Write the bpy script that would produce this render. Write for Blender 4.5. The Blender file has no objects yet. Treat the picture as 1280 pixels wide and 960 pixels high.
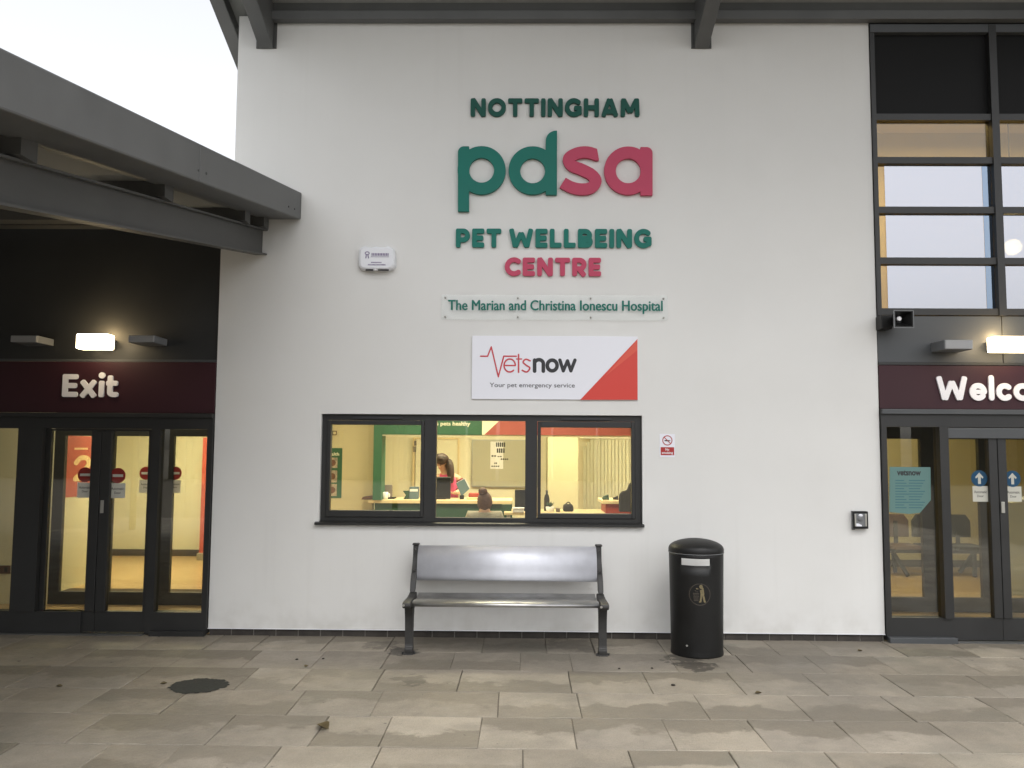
import bpy, bmesh, math, random
import numpy as np
from mathutils import Vector, Matrix

R = math.radians
random.seed(7)
rng = np.random.default_rng(7)
scene = bpy.context.scene
COL = scene.collection

# ------------------------------------------------------------------ camera
FPX, PW, PH = 1035.0, 1280, 960
YAW, PITCH, ROLL = 0.0131201, 0.07605859, 0.00632387
def _basis():
    cy, sy, cp, sp = math.cos(YAW), math.sin(YAW), math.cos(PITCH), math.sin(PITCH)
    f = np.array([-sy*cp, cy*cp, sp]); r = np.array([cy, sy, 0.0]); u = np.cross(r, f)
    cr, sr = math.cos(ROLL), math.sin(ROLL)
    return cr*r + sr*u, -sr*r + cr*u, f
CR, CU, CF = _basis()
HC = 1.9
def _ray(x, y): return CF + CR*(x-PW/2)/FPX - CU*(y-PH/2)/FPX
_b = _ray(640, 797)
DC = HC/-_b[2]*_b[1]                     # distance from the camera to the facade plane (Y = 0)
CAM = np.array([0.0, -DC, HC])
def at(x, y, Y=0.0):                     # where the sight line of a photo point meets the plane at depth Y
    d = _ray(x, y); return CAM + d*((Y+DC)/d[1])
def gnd(x, y, z=0.0):
    d = _ray(x, y); return CAM + d*((z-HC)/d[2])
def onx(x, y, X):
    d = _ray(x, y); return CAM + d*(X/d[0])
def X(x, Y=0.0, y=650): return float(at(x, y, Y)[0])
def Z(y, Y=0.0, x=640): return float(at(x, y, Y)[2])

cd = bpy.data.cameras.new('camera'); cam = bpy.data.objects.new('camera', cd); COL.objects.link(cam)
cd.sensor_fit = 'HORIZONTAL'; cd.sensor_width = 36.0; cd.lens = 36.0*FPX/PW
cd.clip_start = 0.05; cd.clip_end = 1000
M4 = Matrix.Identity(4)
for i in range(3):
    M4[i][0] = CR[i]; M4[i][1] = CU[i]; M4[i][2] = -CF[i]; M4[i][3] = CAM[i]
cam.matrix_world = M4
scene.camera = cam

# ------------------------------------------------------------------ daylight: overcast
SUN_EL, SUN_AZ = 64.0, 160.0             # azimuth clockwise from +Y (the facade looks towards 180)
world = bpy.data.worlds.new('World'); scene.world = world; world.use_nodes = True
wn, wl = world.node_tree.nodes, world.node_tree.links
bg = wn['Background']; bg.inputs[1].default_value = 0.15
sky = wn.new('ShaderNodeTexSky'); sky.sky_type = 'NISHITA'; sky.sun_disc = False
sky.sun_elevation = R(SUN_EL); sky.sun_rotation = R(SUN_AZ)
sky.air_density = 1.0; sky.dust_density = 4.0; sky.ozone_density = 1.0
hs = wn.new('ShaderNodeHueSaturation'); hs.inputs['Saturation'].default_value = 0.15
wl.new(sky.outputs[0], hs.inputs['Color']); wl.new(hs.outputs[0], bg.inputs[0])
sl = bpy.data.lights.new('sun', 'SUN'); sl.energy = 0.5; sl.specular_factor = .25; sl.angle = R(60); sl.color = (1, .97, .93)
so = bpy.data.objects.new('sun', sl); COL.objects.link(so)
so.rotation_euler = (R(90-SUN_EL), 0, R(180-SUN_AZ))
scene.view_settings.view_transform = 'Standard'; scene.view_settings.look = 'None'
scene.view_settings.exposure = 1.22; scene.view_settings.gamma = 1; scene.view_settings.use_curve_mapping = False
scene.cycles.max_bounces = 10; scene.cycles.transparent_max_bounces = 16
scene.cycles.use_denoising = True
scene.cycles.sample_clamp_indirect = 6.0

# ------------------------------------------------------------------ materials
def srgb(r, g, b):
    f = lambda c: (c/255/12.92) if c/255 <= .04045 else ((c/255+.055)/1.055)**2.4
    return (f(r), f(g), f(b))
def P(name, col, rough=.5, metal=0.0, var=0.0, vs=4.0, bump=0.0, bs=300.0, spec=.5, coat=0.0):
    m = bpy.data.materials.new(name); m.use_nodes = True
    nt = m.node_tree; b = nt.nodes['Principled BSDF']
    b.inputs['Base Color'].default_value = (*col, 1); b.inputs['Roughness'].default_value = rough
    b.inputs['Metallic'].default_value = metal; b.inputs['Specular IOR Level'].default_value = spec
    b.inputs['Coat Weight'].default_value = coat
    tc = None
    if var or bump:
        tc = nt.nodes.new('ShaderNodeTexCoord')
    if var:
        n = nt.nodes.new('ShaderNodeTexNoise'); n.inputs['Scale'].default_value = vs; n.inputs['Detail'].default_value = 6
        nt.links.new(tc.outputs['Object'], n.inputs['Vector'])
        rp = nt.nodes.new('ShaderNodeMapRange'); rp.inputs[1].default_value = .3; rp.inputs[2].default_value = .7
        rp.inputs[3].default_value = 1-var; rp.inputs[4].default_value = 1+var*.6
        nt.links.new(n.outputs['Fac'], rp.inputs[0])
        mx = nt.nodes.new('ShaderNodeVectorMath'); mx.operation = 'SCALE'; mx.inputs[0].default_value = col
        nt.links.new(rp.outputs[0], mx.inputs['Scale']); nt.links.new(mx.outputs[0], b.inputs['Base Color'])
        rr = nt.nodes.new('ShaderNodeMapRange'); rr.inputs[3].default_value = max(0, rough-.08); rr.inputs[4].default_value = min(1, rough+.1)
        nt.links.new(n.outputs['Fac'], rr.inputs[0]); nt.links.new(rr.outputs[0], b.inputs['Roughness'])
    if bump:
        n2 = nt.nodes.new('ShaderNodeTexNoise'); n2.inputs['Scale'].default_value = bs; n2.inputs['Detail'].default_value = 3
        nt.links.new(tc.outputs['Object'], n2.inputs['Vector'])
        bp = nt.nodes.new('ShaderNodeBump'); bp.inputs['Strength'].default_value = bump; bp.inputs['Distance'].default_value = .01
        nt.links.new(n2.outputs['Fac'], bp.inputs['Height']); nt.links.new(bp.outputs[0], b.inputs['Normal'])
    return m
def EM(name, col, s):
    m = bpy.data.materials.new(name); m.use_nodes = True; nt = m.node_tree
    b = nt.nodes['Principled BSDF']; b.inputs['Base Color'].default_value = (*col, 1)
    b.inputs['Emission Color'].default_value = (*col, 1); b.inputs['Emission Strength'].default_value = s
    return m
def GLASS(name, tint, refl=.05, rough=0.0, gcol=(1, 1, 1), wav=.0):
    m = bpy.data.materials.new(name); m.use_nodes = True; nt = m.node_tree
    nt.nodes.remove(nt.nodes['Principled BSDF']); out = nt.nodes['Material Output']
    tr = nt.nodes.new('ShaderNodeBsdfTransparent'); tr.inputs[0].default_value = (*tint, 1)
    gl = nt.nodes.new('ShaderNodeBsdfGlossy'); gl.inputs['Roughness'].default_value = rough; gl.inputs[0].default_value = (*gcol, 1)
    lw = nt.nodes.new('ShaderNodeLayerWeight'); lw.inputs[0].default_value = .5
    pw = nt.nodes.new('ShaderNodeMath'); pw.operation = 'POWER'; pw.inputs[1].default_value = 5
    ma = nt.nodes.new('ShaderNodeMath'); ma.operation = 'MULTIPLY_ADD'; ma.inputs[1].default_value = 1-refl; ma.inputs[2].default_value = refl
    nt.links.new(lw.outputs['Facing'], pw.inputs[0]); nt.links.new(pw.outputs[0], ma.inputs[0])
    mx = nt.nodes.new('ShaderNodeMixShader')
    nt.links.new(ma.outputs[0], mx.inputs[0]); nt.links.new(tr.outputs[0], mx.inputs[1]); nt.links.new(gl.outputs[0], mx.inputs[2])
    nt.links.new(mx.outputs[0], out.inputs[0])
    if wav:
        tc = nt.nodes.new('ShaderNodeTexCoord')
        n2 = nt.nodes.new('ShaderNodeTexNoise'); n2.inputs['Scale'].default_value = 1.3
        bp = nt.nodes.new('ShaderNodeBump'); bp.inputs['Strength'].default_value = wav; bp.inputs['Distance'].default_value = .01
        nt.links.new(tc.outputs['Object'], n2.inputs['Vector']); nt.links.new(n2.outputs['Fac'], bp.inputs['Height'])
        nt.links.new(bp.outputs[0], gl.inputs['Normal'])
    return m

def render_material():
    m = P('white_render', (.70, .695, .675), .92, 0, .03, .9, .3, 260)
    nt = m.node_tree; N, L = nt.nodes, nt.links; b = N['Principled BSDF']; src = b.inputs['Base Color'].links[0].from_socket
    tc = N.new('ShaderNodeTexCoord'); geo = N.new('ShaderNodeNewGeometry'); sp = N.new('ShaderNodeSeparateXYZ'); L.new(geo.outputs['Position'], sp.inputs[0])
    def mr(v, a, bb, c, d):
        n = N.new('ShaderNodeMapRange'); n.inputs[1].default_value = a; n.inputs[2].default_value = bb; n.inputs[3].default_value = c; n.inputs[4].default_value = d
        L.new(v, n.inputs[0]); return n.outputs[0]
    def noise(vec, sc, scale):
        mp = N.new('ShaderNodeMapping'); mp.inputs['Scale'].default_value = scale; L.new(vec, mp.inputs[0])
        n = N.new('ShaderNodeTexNoise'); n.inputs['Scale'].default_value = sc; n.inputs['Detail'].default_value = 7; L.new(mp.outputs[0], n.inputs['Vector']); return n.outputs['Fac']
    def mul(a, bb):
        n = N.new('ShaderNodeMath'); n.operation = 'MULTIPLY'; L.new(a, n.inputs[0]); L.new(bb, n.inputs[1]); return n.outputs[0]
    pos = geo.outputs['Position']
    splash = mul(mr(sp.outputs[2], .05, .42, 1, 0), mr(noise(pos, 5, (1, 1, 1)), .42, .66, 0, .22))       # mud splashed up from the paving
    run = mul(mr(noise(pos, 3, (3.5, 1, .18)), .54, .72, 0, .06), mr(sp.outputs[2], 1.3, 1.15, 0, 1))          # thin runs below the window
    run2 = mul(mr(noise(pos, 2, (4, 1, .10)), .56, .74, 0, .045), mr(sp.outputs[2], 4.5, 5.6, 0, 1))            # runs below the eaves
    patch = mr(noise(pos, 1.1, (1, 1, 1)), .5, .7, 0, .07)
    col = src
    for f, c in ((patch, (.52, .51, .47)), (splash, (.33, .30, .25)), (run, (.40, .385, .35)), (run2, (.38, .36, .32))):
        n = N.new('ShaderNodeMix'); n.data_type = 'RGBA'; L.new(f, n.inputs[0]); L.new(col, n.inputs[6]); n.inputs[7].default_value = (*c, 1); col = n.outputs[2]
    L.new(col, b.inputs['Base Color'])
    return m
def paving_material():
    m = bpy.data.materials.new('paving_stone'); m.use_nodes = True; nt = m.node_tree; N, L = nt.nodes, nt.links
    b = N['Principled BSDF']
    tc = N.new('ShaderNodeTexCoord')
    at_ = N.new('ShaderNodeAttribute'); at_.attribute_name = 'slab'
    uv = N.new('ShaderNodeAttribute'); uv.attribute_name = 'edge'
    def noise(sc, det=5, off=None, rough=.6):
        n = N.new('ShaderNodeTexNoise'); n.inputs['Scale'].default_value = sc; n.inputs['Detail'].default_value = det
        n.inputs['Roughness'].default_value = rough
        L.new(off if off else tc.outputs['Object'], n.inputs['Vector']); return n.outputs['Fac']
    def mr(v, a, bb, c, d):
        n = N.new('ShaderNodeMapRange'); n.inputs[1].default_value = a; n.inputs[2].default_value = bb
        n.inputs[3].default_value = c; n.inputs[4].default_value = d; L.new(v, n.inputs[0]); return n.outputs[0]
    def mix(f, c1, c2):
        n = N.new('ShaderNodeMix'); n.data_type = 'RGBA'
        if isinstance(f, (int, float)): n.inputs[0].default_value = f
        else: L.new(f, n.inputs[0])
        for k, c in ((6, c1), (7, c2)):
            if isinstance(c, tuple): n.inputs[k].default_value = (*c, 1)
            else: L.new(c, n.inputs[k])
        return n.outputs[2]
    sep = N.new('ShaderNodeSeparateColor'); L.new(at_.outputs['Color'], sep.inputs[0])
    # each slab samples its own piece of noise
    va = N.new('ShaderNodeVectorMath'); va.operation = 'MULTIPLY_ADD'
    va.inputs[1].default_value = (37, 53, 11); L.new(at_.outputs['Color'], va.inputs[0]); L.new(tc.outputs['Object'], va.inputs[2])
    own = va.outputs[0]
    base = mix(sep.outputs[0], (.185, .158, .12), (.315, .277, .218))
    base = mix(mr(sep.outputs[1], .55, 1, 0, .65), base, (.235, .21, .178))
    base = mix(mr(noise(2.2, 4, own), .45, .62, 0, .5), base, (.18, .16, .132))
    base = mix(mr(noise(7, 6, own), .35, .7, 0, .38), base, (.34, .30, .24))
    sxy = N.new('ShaderNodeSeparateColor'); L.new(uv.outputs['Color'], sxy.inputs[0])
    # damp dirt creeping in from one edge of the slab
    ad = N.new('ShaderNodeMath'); ad.operation = 'ADD'; L.new(sxy.outputs[1], ad.inputs[0])
    L.new(mr(noise(3.2, 7, own), .2, .8, -.42, .42), ad.inputs[1])
    dirt = mr(ad.outputs[0], .48, .60, 0, 1)
    dm = N.new('ShaderNodeMath'); dm.operation = 'MULTIPLY'; L.new(dirt, dm.inputs[0]); L.new(mr(sep.outputs[2], .1, .6, .2, .74), dm.inputs[1])
    base = mix(dm.outputs[0], base, (.135, .116, .086))
    # broad grime
    big = mr(noise(.55, 6), .40, .60, 0, .55)
    base = mix(big, base, (.125, .112, .092))
    gr = mr(noise(.8, 4), .56, .7, 0, .3)
    base = mix(gr, base, (.11, .115, .092))
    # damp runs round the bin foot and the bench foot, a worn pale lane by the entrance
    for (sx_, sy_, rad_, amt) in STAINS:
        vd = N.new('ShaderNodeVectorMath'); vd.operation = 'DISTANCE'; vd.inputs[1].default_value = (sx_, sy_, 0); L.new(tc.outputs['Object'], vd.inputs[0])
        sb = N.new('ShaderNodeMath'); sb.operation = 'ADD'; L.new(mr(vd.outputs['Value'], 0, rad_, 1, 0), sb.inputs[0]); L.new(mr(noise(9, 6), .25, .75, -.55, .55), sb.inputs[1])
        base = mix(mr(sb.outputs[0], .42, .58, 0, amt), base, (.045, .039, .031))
    sp = mr(noise(60, 2), .62, .72, 0, .35)
    base = mix(sp, base, (.11, .1, .085))
    fine = N.new('ShaderNodeVectorMath'); fine.operation = 'SCALE'; L.new(base, fine.inputs[0]); L.new(mr(noise(140, 3), .3, .7, .80, 1.18), fine.inputs['Scale'])
    base = fine.outputs[0]
    L.new(base, b.inputs['Base Color'])
    L.new(mr(noise(1.3, 4), .35, .65, .55, .85), b.inputs['Roughness'])
    bp = N.new('ShaderNodeBump'); bp.inputs['Strength'].default_value = .5; bp.inputs['Distance'].default_value = .008
    L.new(noise(28, 8), bp.inputs['Height'])
    bp2 = N.new('ShaderNodeBump'); bp2.inputs['Strength'].default_value = .5; bp2.inputs['Distance'].default_value = .03
    L.new(noise(3.5, 3), bp2.inputs['Height']); L.new(bp.outputs[0], bp2.inputs['Normal'])
    L.new(bp2.outputs[0], b.inputs['Normal'])
    return m
def wood_floor_material(name, c1, c2):
    m = bpy.data.materials.new(name); m.use_nodes = True; nt = m.node_tree; N, L = nt.nodes, nt.links
    b = N['Principled BSDF']; b.inputs['Roughness'].default_value = .32
    tc = N.new('ShaderNodeTexCoord')
    br = N.new('ShaderNodeTexBrick'); br.inputs['Scale'].default_value = 1; br.inputs['Brick Width'].default_value = 1.1
    br.inputs['Row Height'].default_value = .13; br.inputs['Mortar Size'].default_value = .002
    br.inputs['Color1'].default_value = (*c1, 1); br.inputs['Color2'].default_value = (*c2, 1); br.inputs['Mortar'].default_value = (.08, .05, .03, 1)
    L.new(tc.outputs['Object'], br.inputs['Vector'])
    mp = N.new('ShaderNodeMapping'); mp.inputs['Scale'].default_value = (2, 30, 1); L.new(tc.outputs['Object'], mp.inputs[0])
    n = N.new('ShaderNodeTexNoise'); n.inputs['Scale'].default_value = 1.5; n.inputs['Detail'].default_value = 6; L.new(mp.outputs[0], n.inputs['Vector'])
    rp = N.new('ShaderNodeMapRange'); rp.inputs[3].default_value = .75; rp.inputs[4].default_value = 1.2; L.new(n.outputs['Fac'], rp.inputs[0])
    mx = N.new('ShaderNodeVectorMath'); mx.operation = 'SCALE'; L.new(br.outputs['Color'], mx.inputs[0]); L.new(rp.outputs[0], mx.inputs['Scale'])
    L.new(mx.outputs[0], b.inputs['Base Color'])
    return m
def brushed_material(name='brushed_steel', metal=1.0, hi=.5, lo=.38, ra=.30, rb_=.46, tint=(1, 1, 1)):
    m = bpy.data.materials.new(name); m.use_nodes = True; nt = m.node_tree; N, L = nt.nodes, nt.links
    b = N['Principled BSDF']; b.inputs['Metallic'].default_value = metal
    tc = N.new('ShaderNodeTexCoord'); mp = N.new('ShaderNodeMapping'); mp.inputs['Scale'].default_value = (1.5, 120, 120)
    L.new(tc.outputs['Object'], mp.inputs[0])
    n = N.new('ShaderNodeTexNoise'); n.inputs['Scale'].default_value = 2; n.inputs['Detail'].default_value = 4; L.new(mp.outputs[0], n.inputs['Vector'])
    rp = N.new('ShaderNodeMapRange'); rp.inputs[3].default_value = ra; rp.inputs[4].default_value = rb_; L.new(n.outputs['Fac'], rp.inputs[0])
    L.new(rp.outputs[0], b.inputs['Roughness'])
    n2 = N.new('ShaderNodeTexNoise'); n2.inputs['Scale'].default_value = 9; n2.inputs['Detail'].default_value = 6; L.new(tc.outputs['Object'], n2.inputs['Vector'])
    r2 = N.new('ShaderNodeMapRange'); r2.inputs[1].default_value = .35; r2.inputs[2].default_value = .7; r2.inputs[3].default_value = hi; r2.inputs[4].default_value = lo
    L.new(n2.outputs['Fac'], r2.inputs[0]); cb = N.new('ShaderNodeCombineColor')
    for k in range(3):
        tm_ = N.new('ShaderNodeMath'); tm_.operation = 'MULTIPLY'; tm_.inputs[1].default_value = tint[k]; L.new(r2.outputs[0], tm_.inputs[0]); L.new(tm_.outputs[0], cb.inputs[k])
    L.new(cb.outputs[0], b.inputs['Base Color'])
    bp = N.new('ShaderNodeBump'); bp.inputs['Strength'].default_value = .06; bp.inputs['Distance'].default_value = .002
    L.new(n.outputs['Fac'], bp.inputs['Height']); L.new(bp.outputs[0], b.inputs['Normal'])
    return m

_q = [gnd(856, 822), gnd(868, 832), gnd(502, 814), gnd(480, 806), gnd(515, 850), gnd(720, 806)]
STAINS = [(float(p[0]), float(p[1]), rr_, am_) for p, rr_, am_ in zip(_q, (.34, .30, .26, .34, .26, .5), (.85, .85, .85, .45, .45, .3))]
MW = render_material()
MPAVE = paving_material()
M = dict(
    plinth=P('plinth_brick', (.05, .043, .037), .85, 0, .35, 9, .5, 90),
    mortar=P('mortar', (.16, .15, .13), .95, 0, .2, 30),
    joint=P('paving_joint', (.10, .088, .07), .95, 0, .4, 12, .5, 80),
    anth=P('anthracite_metal', (.019, .019, .0185), .45, 0, .15, 3, .05, 200),
    steel=P('grey_painted_steel', (.105, .108, .108), .5, 0, .14, 2.5, .06, 120),
    steel2=P('dark_grey_steel', (.075, .076, .073), .55, 0, .16, 2.5, .06, 120),
    soffit=P('roof_soffit', (.27, .275, .26), .7, 0, .1, 2),
    clad=P('charcoal_cladding', (.022, .023, .024), .5, 0, .15, 1.5),
    clad2=P('slate_grey_panel', (.060, .064, .068), .45, 0, .12, 1.5),
    maroon=P('burgundy_fascia', (.036, .0085, .0135), .5, 0, .08, 2, spec=.35),
    white=P('white_letter', (.80, .78, .80), .45),
    green=P('green_letter', (.010, .155, .122), .6, 0, .06, 3, spec=.3),
    green2=P('dark_green_letter', (.008, .080, .060), .6, 0, .06, 3, spec=.3),
    pink=P('rose_letter', (.48, .064, .122), .6, 0, .06, 3, spec=.3),
    red=P('red_vinyl', (.60, .045, .030), .4),
    redline=P('red_print', (.52, .045, .06), .5),
    black=P('black_print', (.02, .02, .023), .5),
    grey_txt=P('grey_print', (.10, .10, .11), .5),
    board=P('white_board_panel', (.76, .765, .82), .35),
    binblk=P('black_plastic', (.0065, .0065, .0062), .46, 0, .25, 6, .12, 60, spec=.35),
    gold=P('faded_gold', (.16, .13, .065), .5, 0, .3, 60),
    dkgold=P('worn_gold', (.045, .036, .026), .55, 0, .3, 60),
    cast=P('black_cast_iron', (.030, .029, .028), .55, 0, .3, 14, .25, 80),
    bolt=P('zinc_bolt', (.5, .5, .48), .35, 1.0),
    brushed=brushed_material(),
    satin=brushed_material('satin_aluminium', .5, .66, .60, .46, .58, (.95, .965, 1.04)),
    plastic=P('pale_plastic', (.72, .73, .76), .4),
    plasticg=P('grey_plastic', (.16, .165, .17), .45),
    purple=P('purple_print', (.20, .16, .27), .6),
    cream=P('cream_paint', (.75, .71, .54), .85, 0, .03, 1),
    cream2=P('tan_paint', (.60, .52, .33), .85, 0, .04, 1),
    creamp=P('grey_cream_paint', (.52, .49, .34), .85, 0, .03, 1),
    ceil=P('ceiling_white', (.8, .78, .72), .9),
    skirt=P('dark_skirting', (.06, .045, .035), .5),
    gpaint=P('green_paint', (.026, .105, .052), .6, 0, .05, 2),
    gdark=P('dark_green_laminate', (.018, .065, .036), .5, 0, .1, 3),
    gtop=P('pale_worktop', (.72, .58, .35), .4, 0, .06, 4),
    rpaint=P('coral_red_paint', (.33, .075, .058), .6, 0, .04, 2),
    rdark=P('red_laminate', (.36, .045, .022), .5),
    wbface=P('whiteboard_face', (.44, .42, .33), .35),
    alu=P('aluminium_trim', (.45, .44, .40), .4, .8),
    paper=P('white_paper', (.78, .77, .78), .7),
    teal=P('teal_paper', (.105, .20, .185), .7),
    tealtxt=P('teal_print', (.04, .13, .15), .7),
    blue=P('blue_vinyl', (.012, .095, .24), .45),
    signred=P('dark_red_vinyl', (.36, .02, .018), .5),
    posterred=P('poster_red', (.50, .085, .055), .6),
    posterink=P('poster_cream', (.85, .62, .33), .6),
    spandrel=P('black_spandrel', (.006, .006, .006), .6, spec=.2),
    filmblue=GLASS('blue_edge_film', (.25, .30, .36), .24, .03, (.62, .78, 1.0), .05),
    screen=P('black_screen', (.008, .008, .009), .3),
    blk=P('black_fabric', (.015, .014, .014), .8),
    brownseat=P('brown_seat', (.10, .045, .028), .6),
    greym=P('grey_brown_plastic', (.20, .165, .14), .5),
    blugrey=P('blue_grey_card', (.10, .16, .19), .6),
    skin=P('skin', (.55, .33, .22), .55, 0, .05, 12),
    hair=P('dark_brown_hair', (.045, .022, .015), .55, 0, .4, 40, .5, 90),
    hair2=P('auburn_hair', (.10, .042, .026), .55, 0, .4, 40, .5, 90),
    toppink=P('pink_cloth', (.68, .09, .20), .85, 0, .2, 20),
    topmar=P('maroon_cloth', (.13, .035, .035), .85, 0, .15, 12),
    topgrey=P('beige_grey_cloth', (.36, .33, .26), .9, 0, .1, 16, .3, 150),
    trouser=P('navy_cloth', (.02, .022, .035), .9),
    tarmac=P('dark_patch', (.017, .018, .014), .9, 0, .35, 14, .6, 70),
    leaf=P('brown_leaf', (.085, .062, .024), .7, 0, .3, 30),
    dirt=P('dark_crumb', (.025, .02, .015), .9),
    blind=P('pale_blind', (.62, .62, .50), .8, 0, .05, 3),
    wood=P('reflection_belt_brown', (.075, .072, .058), .95, 0, .4, .4),  # for the unseen belt added to darken the glass reflections
    mat=P('entrance_mat', (.055, .04, .035), .95, 0, .2, 30),
    photo=P('poster_print', (.42, .34, .26), .6, 0, .5, 25),
    photo2=P('poster_print_dark', (.16, .07, .045), .6, 0, .4, 25),
    winglass=GLASS('window_glass', (.91, .93, .90), .085, 0, (1, 1, 1), .02),
    doorglass=GLASS('tinted_glass', (.82, .82, .76), .08, 0, (1, 1, 1), .02),
    uppglass=GLASS('upper_glass', (.74, .66, .46), .06, 0, (1, 1, 1), .02),
    film=GLASS('reflective_film', (.30, .30, .32), .33, .03, (.90, .92, 1.0), .05),
    acrylic=GLASS('clear_acrylic', (.95, .955, .95), .045, .05),
    lamp=EM('lit_diffuser', (1.0, .80, .50), 6.0),
    lampoff=P('unlit_diffuser', (.30, .30, .30), .5),
    ceillamp=EM('ceiling_diffuser', (1.0, .86, .60), 6.0),
    woodl=wood_floor_material('oak_floor', (.58, .41, .22), (.50, .34, .17)),
    woodr=wood_floor_material('oak_floor_plain', (.52, .36, .18), (.44, .29, .14)),
)
M['render'] = MW; M['pave'] = MPAVE

# ------------------------------------------------------------------ object helpers
def tag(o, label=None, cat=None, group=None, kind='thing'):
    if label: o['label'] = label
    if cat: o['category'] = cat
    if group: o['group'] = group
    if kind: o['kind'] = kind
    return o
def thing(name, loc, label, cat, group=None):
    o = bpy.data.objects.new(name, None); COL.objects.link(o)
    o.location = loc; o.empty_display_size = .1
    return tag(o, label, cat, group)
def link(name, me, mat, parent=None, bevel=0, smooth=False):
    if mat is not None:
        me.materials.clear(); me.materials.append(mat)
    o = bpy.data.objects.new(name, me); COL.objects.link(o)
    if parent is not None:
        o.parent = parent
        if parent.parent is None: o.location = -parent.location
    if bevel:
        md = o.modifiers.new('edge', 'BEVEL'); md.width = bevel; md.segments = 2; md.limit_method = 'ANGLE'; md.angle_limit = R(40)
    if smooth:
        for p in me.polygons: p.use_smooth = True
    return o
class MB:
    def __init__(self): self.v = []; self.f = []
    def add(self, vs, fs):
        n = len(self.v); self.v += [tuple(map(float, v)) for v in vs]; self.f += [tuple(i+n for i in f) for f in fs]; return self
    def box(self, x0, x1, y0, y1, z0, z1):
        if x0 > x1: x0, x1 = x1, x0
        if y0 > y1: y0, y1 = y1, y0
        if z0 > z1: z0, z1 = z1, z0
        return self.add([(x0,y0,z0),(x1,y0,z0),(x1,y1,z0),(x0,y1,z0),(x0,y0,z1),(x1,y0,z1),(x1,y1,z1),(x0,y1,z1)],
                        [(0,3,2,1),(4,5,6,7),(0,1,5,4),(1,2,6,5),(2,3,7,6),(3,0,4,7)])
    def prism(self, poly, y0, y1):               # polygon in (x, z), extruded along y; counter-clockwise seen from -y
        n = len(poly)
        if sum(poly[i][0]*poly[(i+1)%n][1]-poly[(i+1)%n][0]*poly[i][1] for i in range(n)) < 0: poly = poly[::-1]
        vs = [(a, y0, b) for a, b in poly] + [(a, y1, b) for a, b in poly]
        fs = [tuple(range(n)), tuple(range(2*n-1, n-1, -1))] + [(i, i+n, (i+1)%n+n, (i+1)%n) for i in range(n)]
        return self.add(vs, fs)
    def xprism(self, poly, x0, x1):              # polygon in (y, z), extruded along x
        n = len(poly)
        if sum(poly[i][0]*poly[(i+1)%n][1]-poly[(i+1)%n][0]*poly[i][1] for i in range(n)) < 0: poly = poly[::-1]
        vs = [(x1, a, b) for a, b in poly] + [(x0, a, b) for a, b in poly]
        fs = [tuple(range(n)), tuple(range(2*n-1, n-1, -1))] + [(i, i+n, (i+1)%n+n, (i+1)%n) for i in range(n)]
        return self.add(vs, fs)
    def sweepbox(self, p0, p1, w, h, up=(0,0,1)):
        p0, p1 = Vector(p0), Vector(p1); d = (p1-p0).normalized(); s = d.cross(Vector(up)).normalized(); u = s.cross(d)
        vs = []
        for p in (p0, p1):
            for a, b in ((-1,-1),(1,-1),(1,1),(-1,1)): vs.append(p+s*a*w/2+u*b*h/2)
        return self.add(vs, [(0,1,2,3),(7,6,5,4),(0,4,5,1),(1,5,6,2),(2,6,7,3),(3,7,4,0)])
    def cyl(self, p0, p1, r0, r1=None, n=16):
        r1 = r0 if r1 is None else r1
        p0, p1 = Vector(p0), Vector(p1); d = (p1-p0).normalized()
        s = d.orthogonal().normalized(); t = d.cross(s)
        vs = [p+(s*math.cos(2*math.pi*i/n)+t*math.sin(2*math.pi*i/n))*r for p, r in ((p0,r0),(p1,r1)) for i in range(n)]
        return self.add(vs, [tuple(range(n-1,-1,-1)), tuple(range(n,2*n))]+[(i,(i+1)%n,(i+1)%n+n,i+n) for i in range(n)])
    def lathe(self, prof, c, n=48):              # closed profile (r, z) turned round a vertical axis
        k = len(prof); vs = []
        for r, z in prof:
            for i in range(n):
                a = 2*math.pi*i/n; vs.append((c[0]+r*math.cos(a), c[1]+r*math.sin(a), c[2]+z))
        fs = []
        for j in range(k-1):
            for i in range(n): fs.append((j*n+i, j*n+(i+1)%n, (j+1)*n+(i+1)%n, (j+1)*n+i))
        return self.add(vs, fs)
    def build(self, name, mat, parent=None, bevel=0, smooth=False):
        me = bpy.data.meshes.new(name); me.from_pydata(self.v, [], self.f); me.update()
        return link(name, me, mat, parent, bevel, smooth)
def copy_tree(o, parent=None):
    c = o.copy(); COL.objects.link(c); c.parent = parent
    for ch in list(o.children): copy_tree(ch, c)
    return c
def box(name, mat, parent, b, bevel=0): return MB().box(*b).build(name, mat, parent, bevel)

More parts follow.
